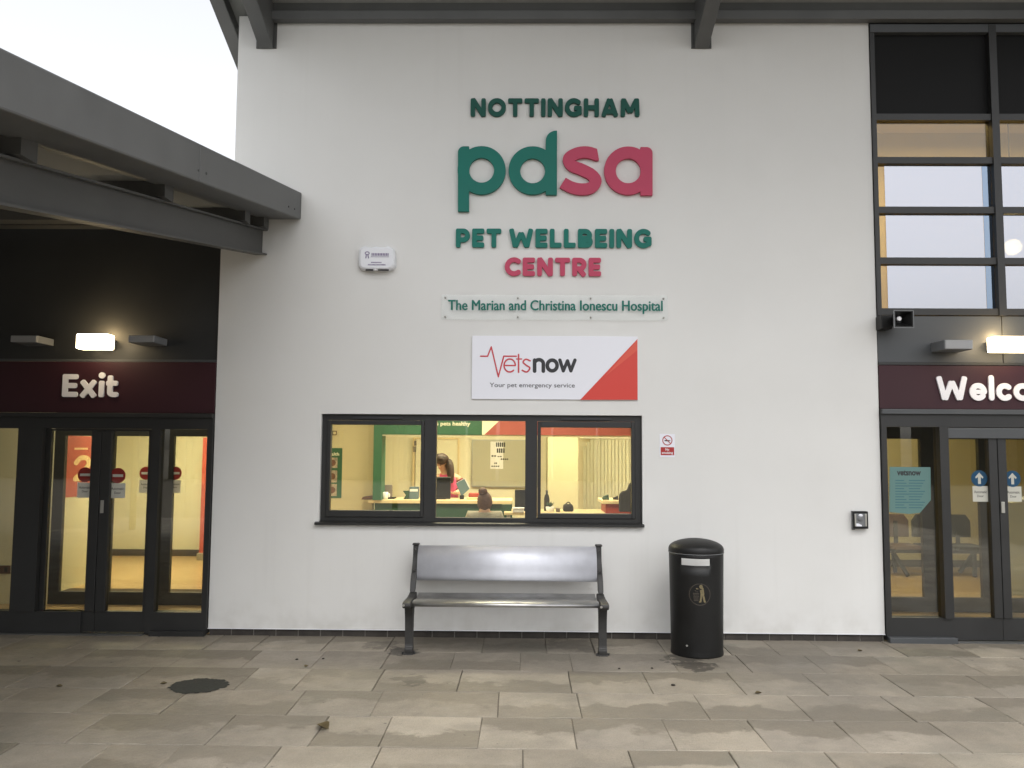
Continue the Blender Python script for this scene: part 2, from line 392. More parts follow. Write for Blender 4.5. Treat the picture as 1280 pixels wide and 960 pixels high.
# ------------------------------------------------------------------ lettering: strokes -> distance field -> outlines -> mesh
def polys_mesh(name, polys, Y, depth, bev=0.0):
    cu = bpy.data.curves.new(name, 'CURVE'); cu.dimensions = '2D'; cu.fill_mode = 'BOTH'; cu.extrude = depth/2
    for p in polys:
        s = cu.splines.new('POLY'); s.points.add(len(p)-1); s.use_cyclic_u = True
        s.points.foreach_set('co', [c for q in p for c in (float(q[0]), float(q[1]), 0.0, 1.0)])
    o = bpy.data.objects.new(name, cu); COL.objects.link(o)
    dg = bpy.context.evaluated_depsgraph_get(); me = bpy.data.meshes.new_from_object(o.evaluated_get(dg))
    bpy.data.objects.remove(o); bpy.data.curves.remove(cu)
    for v in me.vertices:
        x, y, z = v.co; v.co = (x, Y-depth/2-z, y)
    me.name = name; return me
def _segd(px, py, s):
    kind = s[0]
    if kind == 'b':                              # butt bar with softly rounded corners
        _, x0, y0, x1, y1, t = s; r = .34*t
        L = math.hypot(x1-x0, y1-y0); ux, uy = (x1-x0)/L, (y1-y0)/L
        dx, dy = px-(x0+x1)/2, py-(y0+y1)/2
        a = np.abs(dx*ux+dy*uy)-(L/2-r); b = np.abs(-dx*uy+dy*ux)-(t/2-r)
        return np.hypot(np.maximum(a, 0), np.maximum(b, 0))+np.minimum(np.maximum(a, b), 0)-r
    if kind == 'c':                              # capsule
        _, x0, y0, x1, y1, t = s
        dx, dy = x1-x0, y1-y0; h = np.clip(((px-x0)*dx+(py-y0)*dy)/(dx*dx+dy*dy+1e-12), 0, 1)
        return np.hypot(px-x0-h*dx, py-y0-h*dy)-t/2
    if kind == 'd':
        _, x, y, r = s; return np.hypot(px-x, py-y)-r
    if kind == 'poly':                           # filled convex polygon, counter-clockwise
        d = None; q = s[1]
        for i in range(len(q)):
            (x0, y0), (x1, y1) = q[i], q[(i+1)%len(q)]; L = math.hypot(x1-x0, y1-y0)
            e = ((px-x0)*(y1-y0)-(py-y0)*(x1-x0))/L
            d = e if d is None else np.maximum(d, e)
        return d
def path(pts, t): return [('c', *pts[i], *pts[i+1], t) for i in range(len(pts)-1)]
def arc(cx, cy, rx, ry, a0, a1, t, n=28):
    return path([(cx+rx*math.cos(R(a0+(a1-a0)*i/n)), cy+ry*math.sin(R(a0+(a1-a0)*i/n))) for i in range(n+1)], t)
def spline(P_, t, n=10):
    P_ = [P_[0]]+P_+[P_[-1]]; out = []
    for i in range(1, len(P_)-2):
        for k in range(n):
            u = k/n; p0, p1, p2, p3 = (np.array(P_[i+j]) for j in (-1, 0, 1, 2))
            out.append(tuple(.5*((2*p1)+(-p0+p2)*u+(2*p0-5*p1+4*p2-p3)*u*u+(-p0+3*p1-3*p2+p3)*u**3)))
    out.append(P_[-2]); return path(out, t)
def contours(prims, cut=(), n=110):
    xs, ys = [], []
    for s in prims:
        if s[0] in 'bc': xs += [s[1]-s[5], s[1]+s[5], s[3]-s[5], s[3]+s[5]]; ys += [s[2]-s[5], s[2]+s[5], s[4]-s[5], s[4]+s[5]]
        elif s[0] == 'd': xs += [s[1]-s[3]*1.1, s[1]+s[3]*1.1]; ys += [s[2]-s[3]*1.1, s[2]+s[3]*1.1]
        else: xs += [p[0] for p in s[1]]; ys += [p[1] for p in s[1]]
    x0, x1, y0, y1 = min(xs)-.03, max(xs)+.03, min(ys)-.03, max(ys)+.03
    h = max(y1-y0, (x1-x0)*.6)/n
    gx = np.arange(x0, x1+h, h); gy = np.arange(y0, y1+h, h); px, py = np.meshgrid(gx, gy)
    d = np.full(px.shape, 9.0)
    for s in prims: d = np.minimum(d, _segd(px, py, s))
    for s in cut: d = np.maximum(d, -_segd(px, py, s))
    d[d == 0] = 1e-9
    ins = d < 0; nxt = {}
    code = ins[:-1,:-1]*1+ins[:-1,1:]*2+ins[1:,1:]*4+ins[1:,:-1]*8
    tab = {1:[(3,0)],2:[(0,1)],3:[(3,1)],4:[(1,2)],5:[(3,2),(1,0)],6:[(0,2)],7:[(3,2)],8:[(2,3)],9:[(2,0)],10:[(0,3),(2,1)],11:[(2,1)],12:[(1,3)],13:[(1,0)],14:[(0,3)]}
    def ek(j, i, e): return (('h', j, i), ('v', j, i+1), ('h', j+1, i), ('v', j, i))[e]
    for j, i in zip(*np.nonzero((code > 0) & (code < 15))):
        for a, b in tab[int(code[j, i])]: nxt[ek(j, i, a)] = ek(j, i, b)
    def pt(k):
        _, j, i = k
        if k[0] == 'h': u = d[j,i]/(d[j,i]-d[j,i+1]); return (gx[i]+u*h, gy[j])
        u = d[j,i]/(d[j,i]-d[j+1,i]); return (gx[i], gy[j]+u*h)
    loops = []
    while nxt:
        k0 = k = next(iter(nxt)); lp = []
        while k in nxt: lp.append(pt(k)); k = nxt.pop(k)
        if len(lp) > 6: loops.append(simplify(lp, h*.12))
    return loops
def simplify(p, tol):
    p = np.array(p); n = len(p); k = int(np.argmax(np.hypot(*(p-p[0]).T)))
    def dp(a, b, idx):
        seg = p[a:b+1] if b < n else np.vstack([p[a:], p[:1]])
        if len(seg) < 3: return []
        v = seg[-1]-seg[0]; L = np.hypot(*v)+1e-12
        dd = np.abs((seg[:,0]-seg[0,0])*v[1]-(seg[:,1]-seg[0,1])*v[0])/L
        m = int(np.argmax(dd))
        if dd[m] < tol or m in (0, len(seg)-1): return []
        return dp(a, a+m, idx)+[a+m]+dp(a+m, b, idx)
    ids = [0]+dp(0, k, None)+[k]+dp(k, n, None)
    return [tuple(p[i % n]) for i in ids]

def glyph(c, t):
    """(strokes, advance width); capital height 1"""
    a = t/2; b = lambda *q: ('b', *q, t); xh = .72
    if c == 'N': w = .84; return [b(a,0,a,1), b(w-a,0,w-a,1), b(a*.9,.98,w-a*.9,.02)], w
    if c == 'O': w = 1.0; return arc(w/2,.5,w/2-a,.5-a+.01,0,360,t), w
    if c == 'T': w = .80; return [b(0,1-a,w,1-a), b(w/2,0,w/2,1)], w
    if c == 'I': return [b(a,0,a,1)], t
    if c == 'G':
        w = .93; return arc(.5,.5,.5-a,.5-a+.01,48,318,t)+[b(.5,.46,w,.46), b(w-a,.1,w-a,.46+a)], w
    if c == 'H': w = .84; return [b(a,0,a,1), b(w-a,0,w-a,1), b(a,.5,w-a,.5)], w
    if c == 'A': w = .96; return [b(a*.95,0,w/2-.02,.985), b(w-a*.95,0,w/2+.02,.985), b(w*.25,.27,w*.75,.27)], w
    if c == 'M': w = 1.05; return [b(a,0,a+.03,1), b(w-a,0,w-a-.03,1), b(a+.03,.97,w/2,.22), b(w-a-.03,.97,w/2,.22)], w
    if c in 'PRB':
        w = .76; lo = .40; hi = 1-a; rb = (hi-lo)/2; cx = w-a-rb
        s = [b(a,0,a,1)]+path([(a,hi),(cx,hi)],t)+arc(cx,(hi+lo)/2,rb,rb,90,-90,t,16)+path([(cx,lo),(a,lo)],t)
        if c == 'R': s += [b(.34,.42,w-a*.7,.0)]
        if c == 'B':
            lo2, hi2 = a, .50; rb = (hi2-lo2)/2; w = .80; cx = w-a-rb
            s += path([(a,hi2),(cx,hi2)],t)+arc(cx,(hi2+lo2)/2,rb,rb,90,-90,t,16)+path([(cx,lo2),(a,lo2)],t)
        return s, w
    if c == 'E': w = .66; return [b(a,0,a,1), b(0,1-a,w,1-a), b(0,.5,w*.93,.5), b(0,a,w,a)], w
    if c == 'L': w = .64; return [b(a,0,a,1), b(0,a,w,a)], w
    if c == 'W':
        w = 1.30; return [b(a*.9,1,.34,.02), b(.34,.02,w/2,.80), b(w/2,.80,w-.34,.02), b(w-.34,.02,w-a*.9,1)], w
    if c == 'C': w = .84; return arc(.5,.5,.5-a,.5-a+.01,52,308,t), w
    if c == 'e':
        w = .72; cy = xh/2; return arc(w/2,cy,w/2-a,cy-a+.01,0,318,t)+path([(a,cy),(w-a,cy)],t*.8), w
    if c == 'x': w = .74; return [b(a*.75,.0,w-a*.75,xh), b(a*.75,xh,w-a*.75,0)], w
    if c == 'i': return [b(a,0,a,xh), ('d', a, .95, t*.60)], t
    if c == 't':
        w = .50; return [b(.17,.12,.17,.95), b(0,xh-a,w,xh-a)]+arc(.17+.2,.2,.2,.2-a,180,285,t,10), w
    if c == 'l': return path([(a,a),(a,1.06-a)],t), t
    if c == 'c': w = .64; return arc(xh/2,xh/2,xh/2-a,xh/2-a+.01,50,310,t), w
    if c == 'o': w = .78; return arc(w/2,xh/2,w/2-a,xh/2-a+.01,0,360,t), w
    if c in 'nm':
        k = 1 if c == 'n' else 2; p = .46; w = 2*a+p*k
        s = [b(a,0,a,xh)]
        for q in range(k):
            x0 = a+p*q; s += arc(x0+p/2,xh-a-p/2,p/2,p/2,180,0,t,14)+[b(x0+p,0,x0+p,xh-a-p/2+.04)]
        return s, w
    if c == 's':
        w = .58; return spline([(w-a*1.1,xh-a-.07),(w*.52,xh-a),(a,xh*.72),(w*.5,xh*.5),(w-a,xh*.27),(w*.48,a),(a*.9,a+.08)],t), w
    if c == 'w':
        w = .98; return path([(a,xh-a),(.28,a)],t)+path([(.28,a),(w/2,xh-a)],t)+path([(w/2,xh-a),(w-.28,a)],t)+path([(w-.28,a),(w-a,xh-a)],t), w
    if c == 'p': w = .78; return arc(w/2,xh/2,w/2-a,xh/2-a,0,360,t)+[b(a,-.35,a,xh)], w
    return [], .3
def word_polys(text, t, gap=.09, space=.30):
    out = []; x = 0
    for c in text:
        if c == ' ': x += space; continue
        s, w = glyph(c, t)
        lp = contours(s); out.append([[(p[0]+x, p[1]) for p in q] for q in lp]); x += w+gap
    return out
def fit(letters, x0, x1, z0, z1):
    al = np.array([p for l in letters for q in l for p in q]); mn, mxx = al.min(0), al.max(0)
    sx, sz = (x1-x0)/(mxx[0]-mn[0]), (z1-z0)/(mxx[1]-mn[1])
    return [[[(x0+(p[0]-mn[0])*sx, z0+(p[1]-mn[1])*sz) for p in q] for q in l] for l in letters]
def letters(parent, text, t, px, Y, depth, mat, gap=.09, space=.3, name='letter', pys=None):
    (xa, ya, xb, yb) = px
    ls = fit(word_polys(text, t, gap, space), X(xa, Y, (ya+yb)/2), X(xb, Y, (ya+yb)/2), Z(yb, Y, (xa+xb)/2), Z(ya, Y, (xa+xb)/2))
    for l in ls: link(name, polys_mesh(name, l, Y, depth), mat, parent)
def font_mesh(name, text, x0, x1, z0, z1, Y, depth=.002, bold=0.0, keep=False):
    """built-in font, fitted into x0..x1, z0..z1 on the plane Y, facing -Y"""
    cu = bpy.data.curves.new(name, 'FONT'); cu.body = text; cu.size = 1; cu.offset = bold; cu.extrude = .001; cu.resolution_u = 4
    cu.align_x = 'CENTER'; cu.space_line = .9
    o = bpy.data.objects.new(name, cu); COL.objects.link(o)
    dg = bpy.context.evaluated_depsgraph_get(); me = bpy.data.meshes.new_from_object(o.evaluated_get(dg))
    bpy.data.objects.remove(o); bpy.data.curves.remove(cu)
    co = np.empty(len(me.vertices)*3); me.vertices.foreach_get('co', co); co = co.reshape(-1, 3)
    mn, mxx = co.min(0), co.max(0)
    nx = x0+(co[:,0]-mn[0])/(mxx[0]-mn[0])*(x1-x0); nz = z0+(co[:,1]-mn[1])/(mxx[1]-mn[1])*(z1-z0)
    ny = np.where(co[:,2] > 0, Y-depth, Y)
    me.vertices.foreach_set('co', np.stack([nx, ny, nz], 1).ravel()); me.name = name
    return me
def font_px(parent, name, text, px, Y, mat, depth=.002, bold=0.0, fat=0.0):
    (xa, ya, xb, yb) = px
    me = font_mesh(name, text, X(xa, Y, ya), X(xb, Y, ya), Z(yb, Y, (xa+xb)/2), Z(ya, Y, (xa+xb)/2), Y, depth, bold)
    if fat:                                      # a heavier weight: the same outlines again a hair to each side, each on its own plane
        bm = bmesh.new()
        for k, (dx, dz) in enumerate(((0, 0), (-fat, 0), (fat, 0), (0, fat*.6), (0, -fat*.6))):
            n0 = len(bm.verts); bm.from_mesh(me); bm.verts.ensure_lookup_table()
            for v in bm.verts[n0:]: v.co += Vector((dx, -.0003*k, dz))
        bm.to_mesh(me); bm.free()
    return link(name, me, mat, parent)

#@STRUCT
# ------------------------------------------------------------------ ground and paving
g = MB(); g.add([(-300,-300,-.012),(300,-300,-.012),(300,300,-.012),(-300,300,-.012)], [(0,1,2,3)])
tag(g.build('ground', M['joint']), kind='structure')

ROWS = [0.0]
for yy in (816, 838, 865.5, 897, 935.5): ROWS.append(float(gnd(640, yy)[1]))
while ROWS[-1] > -13: ROWS.append(ROWS[-1]-.6)
STARTS = {1: gnd(920,820), 2: gnd(803,841), 3: gnd(867,869), 4: gnd(827,900), 5: gnd(785,939), 0: gnd(1020,808)}
sv, sf, scol, sedge = [], [], [], []
for k in range(len(ROWS)-1):
    y1, y0 = ROWS[k], ROWS[k+1]
    x = float(STARTS[k][0]) if k in STARTS else rng.uniform(0, .6)
    base = [x]
    while base[-1] < 9.5: base.append(base[-1]+rng.choice([.60, .63, .63, .66, .72]))
    while base[0] > -10: base.insert(0, base[0]-rng.choice([.60, .63, .66, .9, .45]))
    for i in range(len(base)-1):
        a, b = base[i]+rng.uniform(.001, .0028), base[i+1]-rng.uniform(.001, .0028); c, d = y0+rng.uniform(.0008, .003), y1-rng.uniform(.0008, .003)
        if k == 0: d = -.012
        tz = rng.uniform(-.003, .003, 4); sk = rng.uniform(-.004, .004, 4); n = len(sv); bv = .0045
        q = [(a+sk[0], c+sk[1]), (b+sk[2], c-sk[1]), (b-sk[0], d+sk[3]), (a-sk[2], d-sk[3])]
        for (xx, yy) in q: sv.append((xx, yy, -.04))
        for j, (xx, yy) in enumerate(q): sv.append((xx, yy, -bv+tz[j]))
        for j, (xx, yy) in enumerate(q):
            sx, sy = (1, 1, -1, -1)[(j+0) % 4] if j in (0, 3) else -1, (1 if j < 2 else -1)
            sx = 1 if j in (0, 3) else -1
            sv.append((xx+sx*bv, yy+sy*bv, tz[j]))
        col = (rng.random(), rng.random(), rng.random())
        fl = rng.random() < .35
        for rr in range(3):
            for j in range(4):
                scol.append((*col, 1)); ev = (0 if j < 2 else 1); sedge.append((0 if j in (0, 3) else 1, 1-ev if fl else ev, 0, 1))
        sf.append((n+8, n+9, n+10, n+11))
        for j in range(4):
            j2 = (j+1) % 4
            sf.append((n+j, n+j2, n+4+j2, n+4+j)); sf.append((n+4+j, n+4+j2, n+8+j2, n+8+j))
me = bpy.data.meshes.new('paving'); me.from_pydata(sv, [], sf)
for nm, dat in (('slab', scol), ('edge', sedge)):
    ca = me.color_attributes.new(nm, 'FLOAT_COLOR', 'POINT'); ca.data.foreach_set('color', [c for q in dat for c in q])
me.update()
tag(link('paving', me, M['pave']), kind='structure')

# added unseen belt: keeps glass reflections dark, its slits give bright streaks
tb = MB()
gaps = sorted((float((p-653)/FPX*(38.5+DC)), w_) for p, w_ in ((-90, .5), (40, .4), (205, .9), (300, .3), (428, .22), (463, .12), (508, .2), (583, .16), (622, .22), (690, .16), (746, .22), (900, .5), (1131, 1.25), (1205, .3), (1262, .35), (1400, .6)))
cuts = [-70.0]+[v for g_, w_ in gaps for v in (g_-w_/2, g_+w_/2)]+[70.0]
top_ = lambda x: 5.0+.9*math.sin(x*.31)+.6*math.sin(x*.83+1)+.35*math.sin(x*2.3)
for a_, b_ in zip(cuts[0::2], cuts[1::2]):
    m_ = max(1, int((b_-a_)/.9)); ed = [a_+(b_-a_)*k/m_ for k in range(m_+1)]
    jt = [rng.uniform(-.35, .35) for _ in ed]
    for k in range(m_):
        xa, xb = ed[k], ed[k+1]; za, zb = top_(xa)+jt[k], top_(xb)+jt[k+1]
        tb.add([(xa,-38,0),(xb,-38,0),(xb,-38,zb*.8),(xa,-38,za*.8),(xa,-38.6,za),(xb,-38.6,zb),(xa,-39.4,za*.7),(xb,-39.4,zb*.7),(xa,-39.4,0),(xb,-39.4,0)],
               [(1,0,3,2),(2,3,4,5),(5,4,6,7),(7,6,8,9)]+([(0,8,6,4,3)] if k == 0 else [])+([(1,2,5,7,9)] if k == m_-1 else []))
tag(tb.build('added_reflection_belt', M['wood']), kind='stuff')

# ------------------------------------------------------------------ white facade wall
WL, WR = X(265, 0, 640), X(1102, 0, 640)      # lower wall edges
UL = X(295, 0, 150)
ZT = Z(20)                                    # top of the white wall, hidden by the eaves beam
ZSTEP = Z(283, 0, 280)                        # the canopy roof meets the wall here
ZB = Z(789)                                   # underside of the render, above the brick course
WX0, WX1, WZ0, WZ1 = X(400, 0, 590), X(803, 0, 590), Z(656), Z(518.5)
WT = .28
wall = thing('white_wall', (0, WT/2, 0), 'white rendered facade wall carrying the large raised lettering', 'wall')
wb = MB()
def quad(x0, x1, z0, z1):                     # one slab of the wall, both faces; outer edges get their own closing faces
    wb.box(x0, x1, 0, WT, z0, z1)
quad(WL, WX0, ZB, ZSTEP); quad(WX1, WR, ZB, ZSTEP); quad(WX0, WX1, ZB, WZ0); quad(WX0, WX1, WZ1, ZSTEP); quad(UL, WR, ZSTEP, ZT)
wb.build('render_coat', M['render'], wall)
pl = MB(); xx = WL+.01; bw = .225
while xx < WR-.02:
    x1 = min(xx+bw-.010, WR-.01); dz = rng.uniform(-.002, .002)
    pl.box(xx, x1, .014+rng.uniform(0, .003), .12, -.04, ZB-.006+dz); xx += bw
pb = pl.build('brick_plinth', M['plinth'], wall, .003)
MB().box(WL+.005, WR-.005, .022, .115, -.041, ZB-.001).build('mortar_bed', M['mortar'], pb)
MB().box(WL-.004, WR+.004, -.006, .02, ZB-.002, ZB+.004).build('stop_bead', M['plastic'], wall)

# ------------------------------------------------------------------ upper roof overhang (rises outwards)
RS = .384
zr = Z(61, -.02, 332)                         # underside of the rafters at the wall
roof = thing('roof_overhang', (0, 0, ZT), 'grey steel roof overhang sloping up and out above the white wall', 'roof')
RO, RH = 4.6, .46
def rafter(px, w):
    xc = X(px, -.02, 61); h = RH
    y0, y1 = -.015, -RO
    zz = lambda y, o: zr-y*RS+o
    MB().xprism([(y0, zz(y0, 0)), (y0, zz(y0, h)), (y1, zz(y1, h)), (y1, zz(y1, 0))], xc-w/2, xc+w/2).build('rafter', M['steel'], roof, .008)
    MB().box(xc-w/2-.03, xc+w/2+.03, -.013, -.001, zr+.01, zr+.42).build('end_plate', M['steel2'], roof)
rafter(332.5, .155); rafter(877, .15)
xr3 = 2*X(877, -.02, 61)-X(332.5, -.02, 61)
MB().xprism([(-.015, zr), (-.015, zr+RH), (-RO, zr+RO*RS+RH), (-RO, zr+RO*RS)], xr3-.07, xr3+.07).build('rafter', M['steel'], roof, .008)
zb0, zb1 = Z(28, -.03), Z(17, -.03)
MB().box(UL+.33, 9.0, -.10, -.004, zb0, zb1).build('eaves_beam', M['steel'], roof, .006)
MB().box(UL+.30, 9.0, -.055, -.006, zb1+.002, Z(4, -.03)).build('eaves_channel', M['steel2'], roof, .004)
zd = lambda y: zr-y*RS+RH+.005
dk = MB(); dk.xprism([(.9, zd(.9)), (.9, zd(.9)+.12), (-RO-.1, zd(-RO-.1)+.12), (-RO-.1, zd(-RO-.1))], UL-.22, 9.2)
dk.build('roof_deck', M['soffit'], roof)
for yy in (-1.3, -2.6, -3.9):
    MB().box(UL-.1, 9.0, yy-.03, yy+.03, zd(yy)-.12, zd(yy)-.012).build('purlin', M['steel2'], roof)
xv = UL-.16
zv = lambda y: Z(66, .41, 297)-(y-.41)*RS
MB().xprism([(4.5, zv(4.5)), (4.5, zv(4.5)+.36), (-RO-.12, zv(-RO-.12)+.36), (-RO-.12, zv(-RO-.12))], xv-.075, xv+.075).build('verge_beam', M['steel'], roof, .008)
MB().box(UL-.2, 9.2, -RO-.26, -RO-.105, zd(-RO-.1)-.06, zd(-RO-.1)+.16).build('gutter', M['steel'], roof, .01)
# upper block behind the wall, closed at the side and back
shell = thing('upper_storey', (0, 3, ZSTEP), 'grey clad upper block behind the top of the white wall', 'building')
MB().xprism([(WT+.003, ZSTEP), (WT+.003, zd(WT)-.01), (6.4, zd(6.4)-.01), (6.4, ZSTEP)], UL+.02, UL+.14).build('side_wall', M['clad2'], shell)
MB().xprism([(.905, zd(.905)), (.905, zd(.905)+.12), (6.6, zd(6.6)+.12), (6.6, zd(6.6))], UL-.2, 9.2).build('roof_sheet', M['soffit'], shell)

# ------------------------------------------------------------------ low entrance canopy beside the wall (falls outwards)
CS, CK = .172, .0145
can = thing('entrance_canopy', (X(330), -3, Z(300)), 'low grey steel canopy with a deep edge beam over the exit doors', 'canopy')
YO = -10.5
def cbeam(name, x0, x1, z0, z1, mat, bev=.008, parent=can, y0=-.004, y1=YO):
    """box beam running out from the wall along the canopy fall"""
    vs = []
    for y in (y0, y1):
        for (a, b) in ((x0, z0), (x1, z0), (x1, z1), (x0, z1)): vs.append((a+y*CK, y, b+y*CS))
    return MB().add(vs, [(0,3,2,1),(4,5,6,7),(0,1,5,4),(1,2,6,5),(2,3,7,6),(3,0,4,7)]).build(name, mat, parent, bev)
fx0, fx1 = X(330, 0, 275), X(377, 0, 258); fz0, fz1 = Z(274.5, 0, 377), Z(241, 0, 377)
cbeam('edge_beam', fx0, fx1, fz0, fz1, M['steel'], .012)
cbeam('edge_flashing', fx0+.02, fx1-.10, fz1+.001, fz1+.035, M['steel2'], .004, y0=-.18)
ix = X(331, 0, 300); iz0, iz1 = Z(319, 0, 332), Z(287, 0, 332)
ib = MB()
for (a, b, c, d) in ((ix-.09, ix+.03, iz0, iz0+.016), (ix-.09, ix+.03, iz1-.016, iz1), (ix-.034, ix-.022, iz0+.016, iz1-.016)):
    vs = []
    for y in (-.004, YO):
        for (p, q) in ((a, c), (b, c), (b, d), (a, d)): vs.append((p+y*CK, y, q+y*CS))
    ib.add(vs, [(0,3,2,1),(4,5,6,7),(0,1,5,4),(1,2,6,5),(2,3,7,6),(3,0,4,7)])
ib.build('steel_joist', M['steel2'], can)
for yj in (-2.55, -5.4):
    MB().add([(fx1+yj*CK-.0006+dx_, yj+dy_, z_+(yj+dy_)*CS) for dx_ in (-.01, .003) for dy_, z_ in ((-.05, fz0+.006), (.05, fz0+.006), (.05, fz1-.006), (-.05, fz1-.006))], [(0,3,2,1),(4,5,6,7),(0,1,5,4),(1,2,6,5),(2,3,7,6),(3,0,4,7)]).build('cover_plate', M['steel'], can, .002)
for yj in (-.25, -.45, -2.48, -2.62):
    zc_ = (fz0+fz1)/2+yj*CS-.06
    MB().cyl((fx1+yj*CK-.004, yj, zc_), (fx1+yj*CK+.007, yj, zc_), .010, n=6).build('bolt', M['steel2'], can)
purl_z0, purl_z1 = iz1+.002, fz0-.004
for y in (-.18, -.72, -2.40, -4.10, -5.8, -7.5, -9.2):
    MB().box(-12.3, ix+.07+y*CK, y-.075, y+.075, purl_z0+y*CS, purl_z1+y*CS+.03).build('purlin', M['steel2'], can)
cbeam('roof_sheet', -12.4, fx0-.003, purl_z1+.032, purl_z1+.11, M['soffit'], 0)
for xx in (ix-.03, -8.6):
    MB().cyl((xx+(-10.2)*CK, -10.2, 0), (xx+(-10.2)*CK, -10.2, iz0-10.2*CS+.005), .07, n=20).build('column', M['steel2'], can, 0, True)

# ------------------------------------------------------------------ dark cladding above the exit doors
ZF0, ZF1 = Z(516, 0, 140), Z(452.5, 0, 140)       # burgundy fascia over the exit
clad = thing('charcoal_cladding', (-5.8, .1, ZF1), 'charcoal panel wall under the canopy above the exit sign', 'wall')
MB().box(-9.2, WL-.004, .03, .2, ZF1+.012, ZSTEP-.01).build('panel', M['clad'], clad)
for px_ in (-30,):
    MB().box(X(px_)-.005, X(px_)+.005, .027, .032, ZF1+.02, ZSTEP-.02).build('joint_strip', M['black'], clad)
MB().box(-9.2, WL-.004, .006, .03, ZF1+.004, ZF1+.03).build('drip_trim', M['clad2'], clad)
fas = thing('exit_fascia', (-5.5, 0, ZF0), 'burgundy fascia board reading Exit over the doors under the canopy', 'sign')
MB().box(-9.2, WL-.006, -.012, .028, ZF0, ZF1).build('board', M['maroon'], fas, .003)
letters(fas, 'Exit', .225, (79, 465.5, 149, 497.5), -.013, .018, M['white'], .085)

def slab_light(name, px0, px1, py0, py1, label, lit, group=None):
    Yf = -.28
    x0, x1 = X(px0, Yf, py0), X(px1, Yf, py0); z0, z1 = Z(py1, Yf, (px0+px1)/2), Z(py0, Yf, (px0+px1)/2)
    t = thing(name, ((x0+x1)/2, .03, z0), label, 'wall light', group)
    if lit: MB().box(x0+.06, x1-.06, Yf+.13, .028, z0+.02, z1-.02).build('housing', M['plasticg'], t, .006)
    else: MB().box(x0, x1, Yf+.012, .028, z0, z1).build('housing', M['plasticg'], t, .006)
    if lit:
        f = MB().box(x0-.006, x1+.006, Yf-.004, Yf+.13, z0-.006, z1+.006).build('diffuser', M['lamp'], t, .012)
        ld = bpy.data.lights.new('glow', 'POINT'); ld.shadow_soft_size = .05; ld.energy = 1.7; ld.color = (1, .72, .36)
        lo = bpy.data.objects.new('glow', ld); COL.objects.link(lo); lo.parent = t
        lo.location = Vector(((x0+x1)/2, Yf+.16, z1+.05))-t.location
    else:
        MB().box(x0+.004, x1-.004, Yf, Yf+.012, z0+.004, z1-.004).build('diffuser', M['lampoff'], t, .004)
    return t
LG = 'box lights along the two door fascias'
slab_light('wall_light', 13, 46, 419, 428, 'unlit grey box light farther from the white wall, over the exit doors', False, LG)
slab_light('wall_light', 160, 193, 419, 428, 'unlit grey box light between the glowing exit lamp and the white wall', False, LG)
slab_light('wall_light', 96, 135, 418, 435, 'glowing box light above the word Exit', True, LG)

# ------------------------------------------------------------------ glazed doorways
def vmul(parent, name, xa, xb, z0, z1, Y0, Y1, mat=None, bev=.004):
    return MB().box(xa, xb, Y0, Y1, z0, z1).build(name, mat or M['anth'], parent, bev)
YG0, YG1 = -.035, .075                             # frame depth of the outer doorsets
def leaf(parent, xa, xb, z0, z1, st, rb, rt, y0, y1, glass, handle=None):
    d = MB()
    d.box(xa, xa+st, y0, y1, z0, z1); d.box(xb-st, xb, y0, y1, z0, z1)
    d.box(xa+st, xb-st, y0, y1, z0, z0+rb); d.box(xa+st, xb-st, y0, y1, z1-rt, z1)
    o = d.build('door', M['anth'], parent, 0)
    MB().box(xa+st-.004, xb-st+.004, (y0+y1)/2-.006, (y0+y1)/2+.006, z0+rb-.004, z1-rt+.004).build('pane', glass, o)
    if handle:
        MB().box(handle-.012, handle+.012, y0-.014, y0-.0005, Z(640, y0, 129), Z(623, y0, 129)).build('lock_plate', M['alu'], o, .003)
    return o
def side_pane(parent, xa, xb, z0, z1, Y, glass):
    MB().box(xa, xb, Y-.006, Y+.006, z0, z1).build('pane', glass, parent)

# exit doorway
ZG1, ZG0 = Z(536, 0, 140), Z(764, 0, 140)
ex = thing('exit_doorway', (X(150), .02, 0), 'dark framed glass exit doors with red no-entry discs', 'doorway')
fr = MB()
ztop = ZF0-.004
fr.box(-9.2, WL-.008, YG0, YG1, ZG1, ztop)                                   # head
fr.box(-9.2, X(112)-.03, YG0, YG1, .012, ZG0)                                # kick rail, fixed bays
fr.box(X(187), WL-.008, YG0, YG1, .012, ZG0)
fr.box(X(22), X(53), YG0-.03, YG1, ZG0, ZG1)                                 # thick post
fr.box(X(187), X(198), YG0, YG1, ZG0, ZG1)
fr.box(X(257), WL-.008, YG0, YG1, ZG0, ZG1)
fr.box(X(-60), X(-48), YG0, YG1, ZG0, ZG1)
fr.box(-9.2, -9.05, YG0, YG1, ZG0, ZG1)
fr.build('frame', M['anth'], ex)
MB().box(-9.2, WL-.008, YG0-.03, YG0-.001, ztop-.045, ztop).build('head_trim', M['anth'], ex, .004)
MB().box(X(196), WL-.006, YG0-.06, YG0-.001, -.01, .05).build('sill', M['anth'], ex, .004)
MB().box(-9.2, X(187), YG0-.05, YG1, -.035, .011).build('threshold', M['steel2'], ex, .003)
MB().box(X(53)+.004, X(53)+.025, -.01, .05, ZG0, ZG1).build('door_post', M['anth'], ex)
xm = (X(112)+X(137))/2
leaf(ex, X(53)+.026, xm-.002, .02, ZG1-.004, X(53)*0+.03, ZG0-.02, .02, -.012, .035, M['doorglass']).name = 'door'
leaf(ex, xm+.002, X(187)-.003, .02, ZG1-.004, .03, ZG0-.02, .02, -.012, .035, M['doorglass'])
MB().box(X(112), xm-.003, -.03, .045, ZG0-.0, ZG1-.026).build('meeting_stile', M['anth'], ex, .004)
MB().box(xm+.003, X(137), -.03, .045, ZG0-.0, ZG1-.026).build('meeting_stile', M['anth'], ex, .004)
